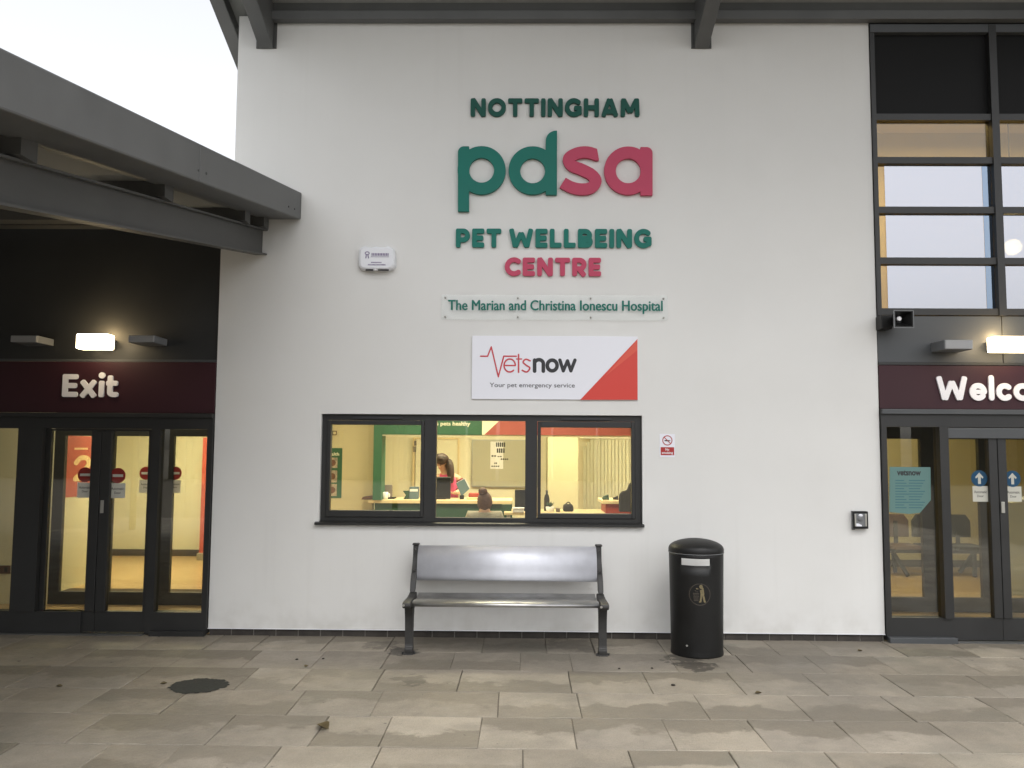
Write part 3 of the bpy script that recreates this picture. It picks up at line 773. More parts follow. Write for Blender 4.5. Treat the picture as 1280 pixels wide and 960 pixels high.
MB().box(X(127), X(131), -.042, -.0305, Z(641, 0, 129), Z(625, 0, 129)).build('lock_plate', M['alu'], ex, .003)
side_pane(ex, X(198), X(257), ZG0, ZG1, .02, M['doorglass'])
side_pane(ex, X(-48), X(22), ZG0, ZG1, .02, M['doorglass'])
side_pane(ex, -9.05, X(-60), ZG0, ZG1, .02, M['doorglass'])

# inner exit lobby doors
YI = 1.5
xi = lambda p: X(p, YI)
inr = thing('inner_exit_doors', (xi(140), YI, 0), 'second dark framed glass door set inside the exit lobby', 'doorway')
iz_t, iz_b = Z(545, YI, 140), Z(740, YI, 140)
f2 = MB()
f2.box(xi(64), WL+.3, YI, YI+.06, iz_t, 2.75)
f2.box(xi(64), xi(77), YI, YI+.06, 0.002, iz_t)
f2.box(xi(110), xi(139), YI, YI+.06, 0.002, iz_t)
f2.box(xi(190), xi(214), YI, YI+.06, 0.002, iz_t)
f2.box(xi(262), WL+.3, YI, YI+.06, 0.002, iz_t)
f2.box(xi(77), xi(110), YI, YI+.06, 0.002, iz_b); f2.box(xi(139), xi(190), YI, YI+.06, 0.002, iz_b); f2.box(xi(214), xi(262), YI, YI+.06, 0.002, iz_b)
f2.build('frame', M['anth'], inr)
for a, b in ((77, 110), (139, 190), (214, 262)): side_pane(inr, xi(a), xi(b), iz_b, iz_t, YI+.03, M['winglass'])

def disc_mesh(mb, cx, cz, r, y0, y1, n=40):
    mb.prism([(cx+r*math.cos(2*math.pi*i/n), cz+r*math.sin(2*math.pi*i/n)) for i in range(n)], y0, y1)
def no_entry(px, py, r, Y, label, noticelabel, pos, w=20, scale=1.0):
    c = at(px, py, Y); rr = r*(DC+Y)/FPX
    t = thing('no_entry_sticker', (c[0], Y, c[2]), label, 'sticker', 'red no-entry discs on the exit glass')
    b_ = MB(); disc_mesh(b_, c[0], c[2], rr, Y-.002, Y); b_.build('disc', M['signred'], t)
    MB().box(c[0]-rr*.68, c[0]+rr*.68, Y-.0032, Y-.0021, c[2]-rr*.17, c[2]+rr*.17).build('bar', M['paper'], t)
    x0, y0, x1, y1 = pos
    n = thing('door_notice', (X(x0, Y, y0), Y, Z(y1, Y, x0)), noticelabel, 'notice', 'white notices on the door glass')
    MB().box(X(x0, Y, y0), X(x1, Y, y0), Y-.0015, Y, Z(y1, Y, x0), Z(y0, Y, x0)).build('sheet', M['paper'], n)
    u = (x1-x0)/20
    font_px(n, 'print', 'Automatic', (x0+2*u, y0+5*u, x1-2*u, y0+8.5*u), Y-.0016, M['grey_txt'], .0008, .01)
    font_px(n, 'print', 'Door', (x0+6*u, y0+10.5*u, x1-6*u, y0+13.5*u), Y-.0016, M['grey_txt'], .0008, .01)
yst = .012
no_entry(106.5, 593.5, 9.3, yst, 'red no-entry disc stuck beside the big figure 2', 'white notice under the no-entry disc beside the figure 2', (97, 603, 115.5, 622), 20)
no_entry(147.5, 594.5, 9.6, yst, 'red no-entry disc on the exit door pane nearest the wood floor view', 'white notice under the no-entry disc on the middle exit pane', (137, 604, 157, 622.5), 20)
yi2 = YI+.022
no_entry(182.5, 591.5, 8.2, yi2, 'dim red no-entry disc on the inner exit door', 'dim notice on the inner exit door behind the glass', (174.5, 600, 190, 616), 16)
no_entry(219, 591.5, 8.2, yi2, 'dim red no-entry disc on the inner pane beside the white wall', 'dim notice on the inner pane beside the white wall', (211, 600, 226, 616), 16)

# welcome doorway
ZWF0, ZWF1 = Z(511.5, 0, 1190), Z(457, 0, 1190)
wf = thing('welcome_fascia', (X(1230), 0, ZWF0), 'burgundy fascia board reading Welcome over the entrance doors', 'sign')
MB().box(WR+.006, 9.0, -.012, .028, ZWF0, ZWF1).build('board', M['maroon'], wf, .003)
xw1 = X(1170, -.013, 485)
wl_ = word_polys('Welcome', .225, .085)
zw0, zw1 = Z(501, -.013, 1225), Z(469, -.013, 1225)
alw = fit(wl_[:4], X(1170, -.013, 485), X(1263, -.013, 485), zw0, zw1)     # W e l c as measured, the rest at the same scale
o0 = np.array([p for l in wl_[:4] for q in l for p in q]); s_x = (X(1263, -.013, 485)-xw1)/(o0[:,0].max()-o0[:,0].min()); s_z = (zw1-zw0)/(o0[:,1].max()-o0[:,1].min())
for l in wl_:
    pp = [[(xw1+(p[0]-o0[:,0].min())*s_x, zw0+(p[1]-o0[:,1].min())*s_z) for p in q] for q in l]
    link('letter', polys_mesh('letter', pp, -.013, .018), M['white'], wf)

ZH1, ZH0 = Z(534, 0, 1200), Z(772, 0, 1200)
en = thing('entrance_doorway', (X(1230), .02, 0), 'dark framed glass entrance doors with blue arrow discs', 'doorway')
fr = MB(); zt2 = ZWF0-.004
fr.box(WR+.008, 9.0, YG0, YG1, ZH1, zt2)
fr.box(WR+.008, X(1185), YG0, YG1, .012, ZH0); fr.box(X(1285), 9.0, YG0, YG1, .012, ZH0)
fr.box(WR+.008, X(1109.5), YG0, YG1, ZH0, ZH1)
fr.box(X(1174), X(1185), YG0-.03, YG1, ZH0, ZH1)
fr.box(X(1330), X(1341), YG0-.03, YG1, ZH0, ZH1)
fr.box(8.9, 9.0, YG0, YG1, ZH0, ZH1)
fr.build('frame', M['anth'], en)
MB().box(WR+.008, 9.0, YG0-.03, YG0-.001, zt2-.05, zt2).build('head_trim', M['clad2'], en, .004)
MB().box(X(1184), X(1332), YG0-.02, YG0-.001, Z(548, 0, 1200), Z(535, 0, 1200)).build('door_track', M['clad2'], en, .004)
MB().box(WR+.006, X(1186), YG0-.07, YG0-.001, -.01, .055).build('sill', M['clad2'], en, .004)
MB().box(X(1186), 9.0, YG0-.05, YG1, -.035, .011).build('threshold', M['steel2'], en, .003)
leaf(en, X(1185)+.002, X(1248)-.002, .02, ZH1-.004, .02, ZH0-.02, .02, -.012, .035, M['doorglass'])
leaf(en, X(1248)+.002, X(1330)-.002, .02, ZH1-.004, .02, ZH0-.02, .02, -.012, .035, M['doorglass'])
MB().box(X(1237), X(1247.6), -.03, .045, ZH0, ZH1-.026).build('meeting_stile', M['anth'], en, .004)
MB().box(X(1248.4), X(1259), -.03, .045, ZH0, ZH1-.026).build('meeting_stile', M['anth'], en, .004)
MB().box(X(1249.5), X(1254), -.042, -.0305, Z(641, 0, 1250), Z(627, 0, 1250)).build('lock_plate', M['alu'], en, .003)
side_pane(en, X(1109.5), X(1174), ZH0, ZH1, .02, M['doorglass'])
side_pane(en, X(1341), 8.9, ZH0, ZH1, .02, M['doorglass'])
YE = 1.5; xe = lambda p: X(p, YE)
ie = thing('inner_entrance_doors', (xe(1200), YE, 0), 'second dark framed glass door set inside the entrance lobby', 'doorway')
e_t, e_b = Z(549, YE, 1200), Z(747.5, YE, 1200)
f3 = MB()
f3.box(WR-.3, 8.6, YE, YE+.06, e_t, 2.75)
for a, b in ((1080, 1107), (1153, 1184), (1226, 1259)): f3.box(xe(a), xe(b), YE, YE+.06, .002, e_t)
f3.box(xe(1107), xe(1153), YE, YE+.06, .002, e_b); f3.box(xe(1184), xe(1226), YE, YE+.06, .002, e_b); f3.box(xe(1259), 8.6, YE, YE+.06, .002, e_b)
f3.build('frame', M['anth'], ie)
for a, b in ((1107, 1153), (1184, 1226), (1259, 1330)): side_pane(ie, xe(a), xe(b), e_b, e_t, YE+.03, M['winglass'])

def arrow_sticker(cx, cy, r, label, noticelabel, pos):
    Y = .012; c = at(cx, cy, Y); rr = r*(DC+Y)/FPX
    t = thing('arrow_sticker', (c[0], Y, c[2]), label, 'sticker', 'blue arrow discs on the entrance glass')
    b_ = MB(); disc_mesh(b_, c[0], c[2], rr, Y-.002, Y); b_.build('disc', M['blue'], t)
    q = [(-.17,-.68),(.17,-.68),(.17,.18),(.42,-.02),(.50,.16),(0,.72),(-.50,.16),(-.42,-.02),(-.17,.18)]
    MB().prism([(c[0]+a*rr, c[2]+b*rr) for a, b in q], Y-.0032, Y-.0021).build('arrow', M['paper'], t)
    x0, y0, x1, y1 = pos
    n = thing('door_notice', (X(x0, Y, y0), Y, Z(y1, Y, x0)), noticelabel, 'notice', 'white notices on the door glass')
    MB().box(X(x0, Y, y0), X(x1, Y, y0), Y-.0015, Y, Z(y1, Y, x0), Z(y0, Y, x0)).build('sheet', M['paper'], n)
    font_px(n, 'print', 'Automatic', (x0+2, y0+5.5, x1-2, y0+9), Y-.0016, M['grey_txt'], .0008, .01)
    font_px(n, 'print', 'Door', (x0+6, y0+11, x1-6, y0+14), Y-.0016, M['grey_txt'], .0008, .01)
arrow_sticker(1224, 598, 10, 'blue arrow disc on the door pane nearer the teal notice', 'white notice under the arrow disc nearer the teal notice', (1215.5, 607.5, 1235.5, 627))
arrow_sticker(1265.5, 598.5, 10, 'blue arrow disc on the pane beyond the lock plate', 'white notice under the arrow disc beyond the lock plate', (1256.8, 608, 1276.5, 627))

# teal notice inside the side pane
Yn = .009
tn = thing('teal_notice', (X(1140, Yn), Yn, Z(640, Yn, 1140)), 'teal printed notice with a cut corner on the entrance side pane', 'notice')
MB().prism([(X(a, Yn, b), Z(b, Yn, a)) for a, b in ((1112, 583.5), (1163, 584), (1163.5, 625), (1150, 641), (1136, 642.5), (1111.5, 640))], Yn-.0015, Yn).build('sheet', M['teal'], tn)
font_px(tn, 'heading', 'vetsnow', (1121, 587.5, 1151, 594.5), Yn-.0016, M['black'], .0008, .035)
ln = MB()
for r_ in range(11):
    yy = 600+r_*3.4
    for (a, b) in ((1119, 1130+3*((r_*7) % 3)), (1136, 1156-2*((r_*5) % 4))):
        ln.box(X(a, Yn, yy), X(b, Yn, yy), Yn-.0026, Yn-.0018, Z(yy+1.1, Yn, a), Z(yy, Yn, a))
ln.build('small_print', M['tealtxt'], tn)

# ------------------------------------------------------------------ upper curtain wall above the welcome sign
cw = thing('curtain_wall', (X(1240, 0, 300), .05, ZWF1), 'upper glazed screen with dark transoms above the welcome sign', 'window')
mull = [(X(1240, 0, 218), X(1250, 0, 218))]
xl = WR+.006
zs = [Z(y, 0, 1180) for y in (33, 147, 201, 263, 326.5, 390)]
pitch = (X(1245, 0, 218)-xl)
mx_ = [xl+pitch*(k+1) for k in range(3)]
fr = MB()
fr.box(xl, xl+.045, -.02, .10, zs[5]-.04, zs[0])
for m_ in mx_: fr.box(m_-.038, m_+.038, -.035, .10, zs[5]-.04, zs[0])
cols = [xl+.045]+[v for m_ in mx_ for v in (m_-.038, m_+.038)]+[8.9]
for i in range(0, len(cols)-1, 2):
    for z in zs[1:]: fr.box(cols[i], cols[i+1], -.02, .09, z-.034, z+.034)
fr.build('frame', M['anth'], cw)
MB().box(xl, 9.0, -.03, .1, Z(42, 0, 1180), zs[0]+.01).build('head_rail', M['clad2'], cw, .004)
MB().box(xl, 9.0, .0, .15, zs[0]+.012, ZT+.1).build('top_panel', M['clad'], cw)
for i in range(0, len(cols)-1, 2):
    a, b = cols[i], cols[i+1]
    MB().box(a, b, .035, .05, zs[1]+.034, Z(42, 0, 1180)-.001).build('spandrel_panel', M['spandrel'], cw)
    for r_ in range(1, 5):
        z1, z0 = zs[r_]-.034, zs[r_+1]+.034
        p_ = MB().box(a, b, .03, .042, z0, z1).build('pane', M['uppglass'], cw)
        if r_ > 1:
            MB().box(a+(.085 if i == 0 else .02), b-.095, .0262, .0290, z0+.003, z1-.003).build('reflective_film', M['film'], p_)
            MB().box(b-.092, b-.004, .0262, .0290, z0+.003, z1-.003).build('film_strip', M['filmblue'], p_)
for a, b in ((xl, mx_[0]-.004), (mx_[0]+.004, mx_[1]-.004), (mx_[1]+.004, 9.0)):
    MB().box(a, b, .0, .03, ZWF1+.03, zs[5]-.041).build('spandrel', M['clad2'], cw, .003)
MB().box(xl, 9.0, -.02, .031, ZWF1+.004, ZWF1+.028).build('drip_trim', M['anth'], cw)
slab_light('wall_light', 1181, 1216.5, 424.5, 436.5, 'unlit grey box light above the first letters of Welcome', False, LG)
slab_light('wall_light', 1243, 1292, 421, 438.5, 'glowing box light over the entrance doors', True, LG)

# square horn speaker
Ys = -.30
sx0, sx1, sz0, sz1 = X(1118, Ys, 400), X(1141.5, Ys, 400), Z(409, Ys, 1130), Z(388.5, Ys, 1130)
hc = Vector(((sx0+sx1)/2, 0, (sz0+sz1)/2)); hw, hh = (sx1-sx0)/2, (sz1-sz0)/2
sp = thing('horn_speaker', (hc.x, 0, hc.z), 'small black square-mouthed horn on the panel corner by the white wall', 'speaker')
h = MB(); r4 = ((-1,-1),(1,-1),(1,1),(-1,1))
rings = [(Ys, 1.0), (Ys, .88), (Ys+.10, .30), (Ys+.11, .30)]
outer = [(Ys, 1.0), (Ys+.015, 1.0), (Ys+.15, .55), (-.06, .55)]
vs = []
for y, s in rings+outer:
    for a, b in r4: vs.append((hc.x+a*hw*s, y, hc.z+b*hh*s))
fs = []
for k in (0, 1, 2): 
    for j in range(4): fs.append((k*4+j, (k+1)*4+j, (k+1)*4+(j+1)%4, k*4+(j+1)%4))
for k in (4, 5, 6):
    for j in range(4): fs.append((k*4+j, k*4+(j+1)%4, (k+1)*4+(j+1)%4, (k+1)*4+j))
fs += [(12,15,14,13)[::-1], (28,29,30,31)]
h.add(vs, fs).build('horn', M['binblk'], sp)
fm = MB(); e = .006
for a, b, c, d in ((sx0-e, sx1+e, sz1-.001, sz1+e), (sx0-e, sx1+e, sz0-e, sz0+.001), (sx0-e, sx0+.001, sz0+.001, sz1-.001), (sx1-.001, sx1+e, sz0+.001, sz1-.001)):
    fm.box(a, b, Ys-.004, Ys+.012, c, d)
fm.build('rim', M['plasticg'], sp)
MB().cyl((hc.x-.02, Ys+.05, hc.z+.012), (hc.x-.02, Ys+.095, hc.z+.012), .022, n=20).build('driver_cap', M['paper'], sp, .003, True)
MB().box(hc.x-.15, hc.x-.04, -.14, -.001, hc.z-.075, hc.z+.065).build('bracket', M['binblk'], sp, .006)

#@ROOMS
# ------------------------------------------------------------------ rooms behind the glass
def ceiling_light(parent_label, x, y, z, lx, ly, power):
    t = thing('ceiling_light', (x, y, z), parent_label, 'ceiling light', 'lit panels on the ceilings inside')
    MB().box(x-lx/2, x+lx/2, y-ly/2, y+ly/2, z-.03, z-.001).build('housing', M['ceil'], t)
    MB().box(x-lx/2+.02, x+lx/2-.02, y-ly/2+.02, y+ly/2-.02, z-.036, z-.0305).build('diffuser', M['ceillamp'], t)
    ld = bpy.data.lights.new('glow', 'AREA'); ld.shape = 'RECTANGLE'; ld.size = lx; ld.size_y = ly; ld.energy = power; ld.color = (1, .90, .62)
    lo = bpy.data.objects.new('glow', ld); COL.objects.link(lo); lo.parent = t; lo.location = (0, 0, -.045)
def room(name, label, x0, x1, y0, y1, z1, wallmat, floormat, front=None):
    t = thing(name, ((x0+x1)/2, (y0+y1)/2, 0), label, 'room')
    MB().box(x0, x1, y0, y1, -.06, 0.0).build('floor', floormat, t)
    MB().box(x0, x1, y0, y1, z1, z1+.1).build('ceiling', M['ceil'], t)
    MB().box(x0-.1, x0-.001, y0, y1, -.06, z1+.1).build('side_wall', wallmat, t)
    MB().box(x1+.001, x1+.1, y0, y1, -.06, z1+.1).build('side_wall', wallmat, t)
    MB().box(x0-.1, x1+.1, y1+.001, y1+.1, -.06, z1+.1).build('rear_wall', wallmat, t)
    return t
RZ = 2.78
rec = room('reception_room', 'cream reception room seen through the wide window', -2.85, 3.3, .285, 5.3, RZ, M['cream'], M['woodr'])
lob = room('exit_lobby', 'cream lobby with wood floor behind the exit doors', -9.1, -2.99, .08, 5.88, RZ, M['cream'], M['woodl'])
MB().box(-9.1, -2.99, 5.855, 5.879, .0, .11).build('skirting', M['skirt'], lob)
MB().box(-9.1, xi(64), YI, YI+.08, 0, RZ).build('partition', M['cream'], lob)
sxw = -5.97
MB().box(sxw-.1, sxw, YI+.085, 3.45, 0, RZ).build('partition', M['cream'], lob)
MB().box(sxw+.001, -2.99, YI+.07, 2.6, .0, .004).build('door_mat', M['mat'], lob)
ent = room('entrance_lobby', 'dim tan entrance hall behind the welcome doors', 3.45, 9.0, .16, 5.3, 2.95, M['cream2'], M['woodr'])
MB().box(3.46, 8.99, 5.28, 5.299, .0, .11).build('skirting', M['skirt'], ent)
ugl = thing('upper_gallery', (6, .9, 3.26), 'warm lit gallery space behind the upper panes', 'room')
MB().box(3.40, 9.0, .16, 1.7, 3.06, 3.25).build('floor', M['woodr'], ugl)
MB().box(3.40, 9.0, 1.701, 1.8, 3.06, zd(1.75)-.02).build('rear_wall', M['cream2'], ugl)
for a_ in (3.35, 9.0): MB().box(a_, a_+.05, .16, 1.7, 3.06, zd(1.7)-.03).build('side_wall', M['cream'], ugl)
MB().xprism([(.16, zd(.16)-.05), (1.7, zd(1.7)-.05), (1.7, zd(1.7)-.012), (.16, zd(.16)-.012)], 3.35, 9.05).build('sloping_ceiling', M['cream2'], ugl)
gp = at(1266, 309, 1.0)
pnd = thing('pendant_lamp', (gp[0], 1.0, gp[2]), 'glowing round lamp behind the second column of upper panes', 'lamp')
ceiling_light('lit ceiling panel deep in the reception room', .4, 3.3, RZ, 4.4, .5, 44)
ceiling_light('lit ceiling panel just inside the reception window', -.5, 1.5, RZ, 3.4, .5, 30)
ceiling_light('lit ceiling panel in the exit lobby behind the inner doors', -5.2, 4.0, RZ, 1.6, .6, 80)
ceiling_light('lit ceiling panel between the two sets of exit doors', -5.0, .55, RZ, 1.2, .3, 5)
ceiling_light('lit ceiling panel in the dim entrance hall', 5.2, 3.2, 2.95, 1.4, .6, 34)
ceiling_light('lit panel high inside the upper glazed screen', 5.2, .45, 5.74, 2.6, .4, 21)
bmx = MB(); bmx.lathe([(.001, -.09)]+[(.09*math.cos(R(a_)), .09*math.sin(R(a_))) for a_ in range(-75, 76, 15)]+[(.001, .09)], (gp[0], 1.0, gp[2]), 20).build('globe', EM('lamp_globe', (1, .92, .78), 14), pnd, 0, True)
MB().cyl((gp[0], 1.0, gp[2]+.091), (gp[0], 1.0, zd(1.0)-.06), .006, n=8).build('cord', M['blk'], pnd)

# poster with the figure 2, on the side partition of the exit lobby
pxp = sxw+.004
pa, pb_, pc = onx(83, 580, pxp), onx(120, 580, pxp), onx(100, 545, pxp)
y0p, y1p = float(pa[1]), float(pb_[1]); z1p, z0p = float(onx(100, 545, pxp)[2]), float(onx(100, 620, pxp)[2])
po = thing('number_poster', (pxp, (y0p+y1p)/2, z0p), 'red poster with a big cream figure 2 in the exit lobby', 'poster')
MB().box(pxp-.003, pxp+.002, y0p, y1p, z0p, z1p).build('sheet', M['posterred'], po)
two = contours(spline([(.12,.72),(.30,.90),(.58,.88),(.66,.66),(.48,.42),(.12,.12)], .19)+[('b', .03, .095, .76, .095, .19)])
tm = polys_mesh('numeral', fit([two], 0, 1, 0, 1)[0], 0, .002)
za_, zb_ = float(onx(103, 601, pxp)[2]), float(onx(103, 569, pxp)[2]); ya_, yb_ = float(onx(91.5, 590, pxp)[1]), float(onx(113, 590, pxp)[1])
for v in tm.vertices: v.co = (pxp+.0025-v.co.y, ya_+(yb_-ya_)*v.co.x, za_+(zb_-za_)*v.co.z)
link('numeral', tm, M['posterink'], po)
st = MB(); zz_ = float(onx(103, 562, pxp)[2]); st.box(pxp+.0025, pxp+.004, ya_, yb_-.1, zz_, zz_+.025); st.build('small_print', M['posterink'], po)
# red banner stand at the back of the exit lobby
bx = X(252, 5.4, 600)
bs = thing('banner_stand', (bx+.35, 5.4, 0), 'tall red banner stand against the lobby rear wall', 'banner')
MB().box(bx, bx+.7, 5.40, 5.415, .12, Z(547, 5.4, 255)).build('banner', M['posterred'], bs)
MB().box(bx-.02, bx+.72, 5.34, 5.46, .0, .118).build('base', M['alu'], bs, .01)
# socket on the lobby partition
q0, q1 = at(-8, 717, YI-.012), at(13, 707, YI-.012)
so_ = thing('wall_socket', (q0[0], YI, q0[2]), 'dark double wall socket low on the lobby partition', 'socket')
MB().box(q0[0], q1[0], YI-.014, YI-.0005, q0[2], q1[2]).build('plate', M['brownseat'], so_, .003)
for k in (0.25, .75):
    MB().box(q0[0]+(q1[0]-q0[0])*k-.02, q0[0]+(q1[0]-q0[0])*k+.02, YI-.018, YI-.0142, q0[2]+.02, q1[2]-.02).build('switch', M['blk'], so_)

# ------------------------------------------------------------------ the wide window
win = thing('wide_window', ((WX0+WX1)/2, .06, WZ0), 'wide dark framed window with three lights above the bench', 'window')
YW0, YW1 = .045, .125
wx = lambda p: X(p, YW0, 590); wz = lambda p, x=600: Z(p, YW0, x)
fx = [WX0+.003, wx(408), wx(530), wx(541), wx(660), wx(671.5), wx(794), WX1-.003]
fb, ft = WZ0+.003, WZ1-.003
gb, gt = wz(647.5), wz(526)
f4 = MB()
f4.box(fx[0], fx[7], YW0, YW1, gt, ft); f4.box(fx[0], fx[7], YW0, YW1, fb, gb)
for a, b in ((0, 1), (2, 3), (4, 5), (6, 7)): f4.box(fx[a], fx[b], YW0, YW1, gb, gt)
f4.build('frame', M['anth'], win)
def sash(a, b, ga, gbx, z0, z1):
    s = MB(); y0, y1 = YW0-.014, YW1-.02; A, B = a+.003, b-.003; zl, zh = gb+.003, gt-.003
    s.box(A, ga, y0, y1, zl, zh); s.box(gbx, B, y0, y1, zl, zh); s.box(ga, gbx, y0, y1, zl, z0); s.box(ga, gbx, y0, y1, z1, zh)
    o = s.build('sash', M['anth'], win, .004)
    MB().box(ga-.003, gbx+.003, .07, .088, z0-.003, z1+.003).build('pane', M['winglass'], o)
Y_s = YW0-.014
sash(fx[1], fx[2], X(412.5, Y_s, 590), X(525.5, Y_s, 590), Z(639.5, Y_s), Z(532, Y_s))
sash(fx[5], fx[6], X(676, Y_s, 590), X(789.5, Y_s, 590), Z(641.5, Y_s), Z(534, Y_s))
MB().box(fx[3]-.003, wx(545), YW0-.004, YW1, gb, gt).build('bead', M['anth'], win)
MB().box(wx(656.5), fx[4]+.003, YW0-.004, YW1, gb, gt).build('bead', M['anth'], win)
MB().box(wx(545)-.002, wx(656.5)+.002, .07, .088, gb-.003, gt+.003).build('pane', M['winglass'], win)
for a, b in ((440, 502), (702, 764)):
    MB().box(wx(a), wx(b), YW0-.02, YW0-.0005, wz(524.5), wz(521.5)).build('trickle_vent', M['black'], win, .002)
for a in (470, 560, 635, 745): MB().box(wx(a), wx(a+8), YW0-.006, YW0-.0005, wz(653.8), wz(652.3)).build('drain_cap', M['black'], win, .001)
sl_ = MB(); sl_.xprism([(-.045, WZ0-.012), (-.045, WZ0+.010), (YW0-.001, WZ0+.026), (YW0-.001, WZ0+.0005), (-.001, WZ0+.0005), (-.001, WZ0-.003), (-.03, WZ0-.012)], WX0-.035, WX1+.012)
sl_.build('sill', M['anth'], win)

# ------------------------------------------------------------------ reception furniture
Yc = 2.70
c_top = Z(625, Yc, 500)
cx0, cx1 = X(460, Yc, 630), X(640, Yc, 630)
ctr = thing('green_counter', ((cx0+cx1)/2, Yc+.2, 0), 'dark green reception counter with a pale worktop', 'counter')
MB().box(cx0+.08, cx1, Yc+.05, Yc+.55, 0, c_top-.045).build('front', M['gdark'], ctr)
MB().box(cx0, cx1, Yc, Yc+.65, c_top-.044, c_top).build('worktop', M['gtop'], ctr, .004)
# tan partition with poster
Yp = 2.95
part = thing('tan_partition', (X(430, Yp), Yp, 0), 'tan partition wall at the window end of the reception room', 'wall')
MB().box(-2.84, X(466.5, Yp, 580), Yp, Yp+.12, 0, RZ).build('board', M['cream2'], part)
MB().box(-2.84, X(462, Yp, 580), Yp-.012, Yp-.0005, Z(638, Yp, 430), Z(634, Yp, 430)).build('dado_rail', M['cream2'], part)
Yq = Yp-.006
ps = thing('picture_poster', (X(420, Yq), Yq, Z(622, Yq, 420)), 'green poster with three pictures on the tan partition', 'poster')
MB().box(X(404, Yq, 590), X(427.3, Yq, 590), Yq, Yq+.005, Z(622.5, Yq, 420), Z(560, Yq, 420)).build('sheet', M['gpaint'], ps)
for (a, b, mm) in ((572, 585, 'photo'), (588, 603, 'photo'), (605, 620, 'photo')):
    MB().box(X(405, Yq, 590), X(421.5, Yq, 590), Yq-.002, Yq-.0004, Z(b, Yq, 420), Z(a, Yq, 420)).build('picture', M[mm], ps)
    e_ = MB(); disc_mesh(e_, X(415.5, Yq, 590), Z((a+b)/2, Yq, 420), .045, Yq-.0036, Yq-.0024, 20); e_.build('picture_subject', M['photo2'], ps)
font_px(ps, 'heading', 'health', (408, 565.5, 424, 569.5), Yq-.0006, M['cream'], .0008, .02)
ws = thing('thermostat', (X(418, Yq), Yq, Z(538, Yq)), 'small square switch plate high on the tan partition', 'switch')
MB().box(X(415.5, Yq, 540), X(421, Yq, 540), Yq-.004, Yp-.0005, Z(544, Yq, 420), Z(538.5, Yq, 420)).build('plate', M['brownseat'], ws, .002)
MB().box(X(416.5, Yq, 540), X(420, Yq, 540), Yq-.008, Yq-.0042, Z(543, Yq, 420), Z(539.5, Yq, 420)).build('rocker', M['cream2'], ws)

# green and red portal over the counter
Yb = 2.62
ptl = thing('counter_portal', (X(560, Yb), Yb, 0), 'green and red painted bulkhead and post over the counter', 'bulkhead')
zb_l = Z(543, Yb, 500)
MB().box(X(466.5, Yb, 580), X(477, Yb, 580), Yb, Yb+.3, c_top+.001, RZ-.001).build('post', M['gpaint'], ptl)
MB().box(X(477, Yb, 540)+.001, X(602.5, Yb, 540), Yb, Yb+.3, zb_l, RZ-.001).build('green_band', M['gpaint'], ptl)
MB().box(X(602.5, Yb, 540)+.001, 3.29, Yb+.003, Yb+.3, zb_l, RZ-.001).build('cream_band', M['cream'], ptl)
MB().prism([(X(605.5, Yb, 540), zb_l+.001), (3.28, zb_l+.001), (3.28, RZ-.003), (X(640, Yb, 520), RZ-.003), (X(623, Yb, 527), Z(527, Yb, 623))], Yb-.006, Yb+.0025).build('red_band', M['rpaint'], ptl)
font_px(ptl, 'lettering', 's pets healthy', (545.5, 527, 588, 533.5), Yb-.0005, M['cream'], .004, .025)
MB().box(X(477, Yb, 540)+.002, 3.28, Yb+.02, Yb+.28, zb_l-.02, zb_l-.001).build('lower_edge', M['cream'], ptl)

# rear wall fittings
Yr = 5.29
wbd = thing('whiteboard', (X(630, Yr), Yr, Z(608, Yr)), 'large whiteboard with a sheet of print on the rear wall', 'whiteboard')
MB().box(X(591, Yr, 580), X(672, Yr, 580), Yr-.02, Yr, Z(607.5, Yr, 630), Z(551, Yr, 630)).build('board', M['wbface'], wbd)
tr = MB()
for a, b, c, d in ((589.5, 591, 549.5, 609), (672, 673.5, 549.5, 609)): tr.box(X(a, Yr, 580), X(b, Yr, 580), Yr-.03, Yr, Z(d, Yr, 630), Z(c, Yr, 630))
tr.box(X(591, Yr, 580), X(672, Yr, 580), Yr-.03, Yr, Z(551, Yr, 630), Z(549.5, Yr, 630)); tr.box(X(591, Yr, 580), X(672, Yr, 580), Yr-.04, Yr, Z(609, Yr, 630), Z(607.5, Yr, 630))
tr.build('frame', M['alu'], wbd)
wp = thing('wall_paper_sheet', (X(622, Yr), Yr-.022, Z(586, Yr)), 'white sheet with bold black print stuck on the whiteboard', 'paper')
MB().box(X(613, Yr, 580), X(629, Yr, 580), Yr-.0225, Yr-.0205, Z(586, Yr, 620), Z(552, Yr, 620)).build('sheet', M['paper'], wp)
pt_ = MB()
for (a, b, c, d) in ((620, 632, 553, 558.5), (621, 631.5, 560.5, 566), (614.5, 621, 569, 571), (622, 628, 570, 571.3), (626, 636, 573, 574.8), (618, 622, 578, 580), (614.5, 625, 582, 583.6)):
    n_ = max(2, int((b-a)/2.2))
    for k in range(n_):
        u0 = a+(b-a)*k/n_; u1 = a+(b-a)*(k+.72)/n_
        pt_.box(X(u0, Yr, 570), X(u1, Yr, 570), Yr-.025, Yr-.0228, Z(d, Yr, 620), Z(c, Yr, 620))
pt_.build('print', M['black'], wp)
drf = thing('staff_door', (X(552, Yr), Yr, 0), 'pale inner door with a thin frame behind the counter', 'door')
MB().box(X(520, Yr, 580), X(572, Yr, 580), Yr-.03, Yr, .002, Z(549, Yr, 550)).build('leaf', M['cream'], drf)
jm = MB()
jm.box(X(572, Yr, 580), X(574.5, Yr, 580), Yr-.05, Yr, .002, Z(547, Yr, 550)); jm.box(X(516, Yr, 580), X(518.5, Yr, 580), Yr-.05, Yr, .002, Z(547, Yr, 550)); jm.box(X(518.5, Yr, 580), X(572, Yr, 580), Yr-.05, Yr, Z(549, Yr, 550), Z(547, Yr, 550))
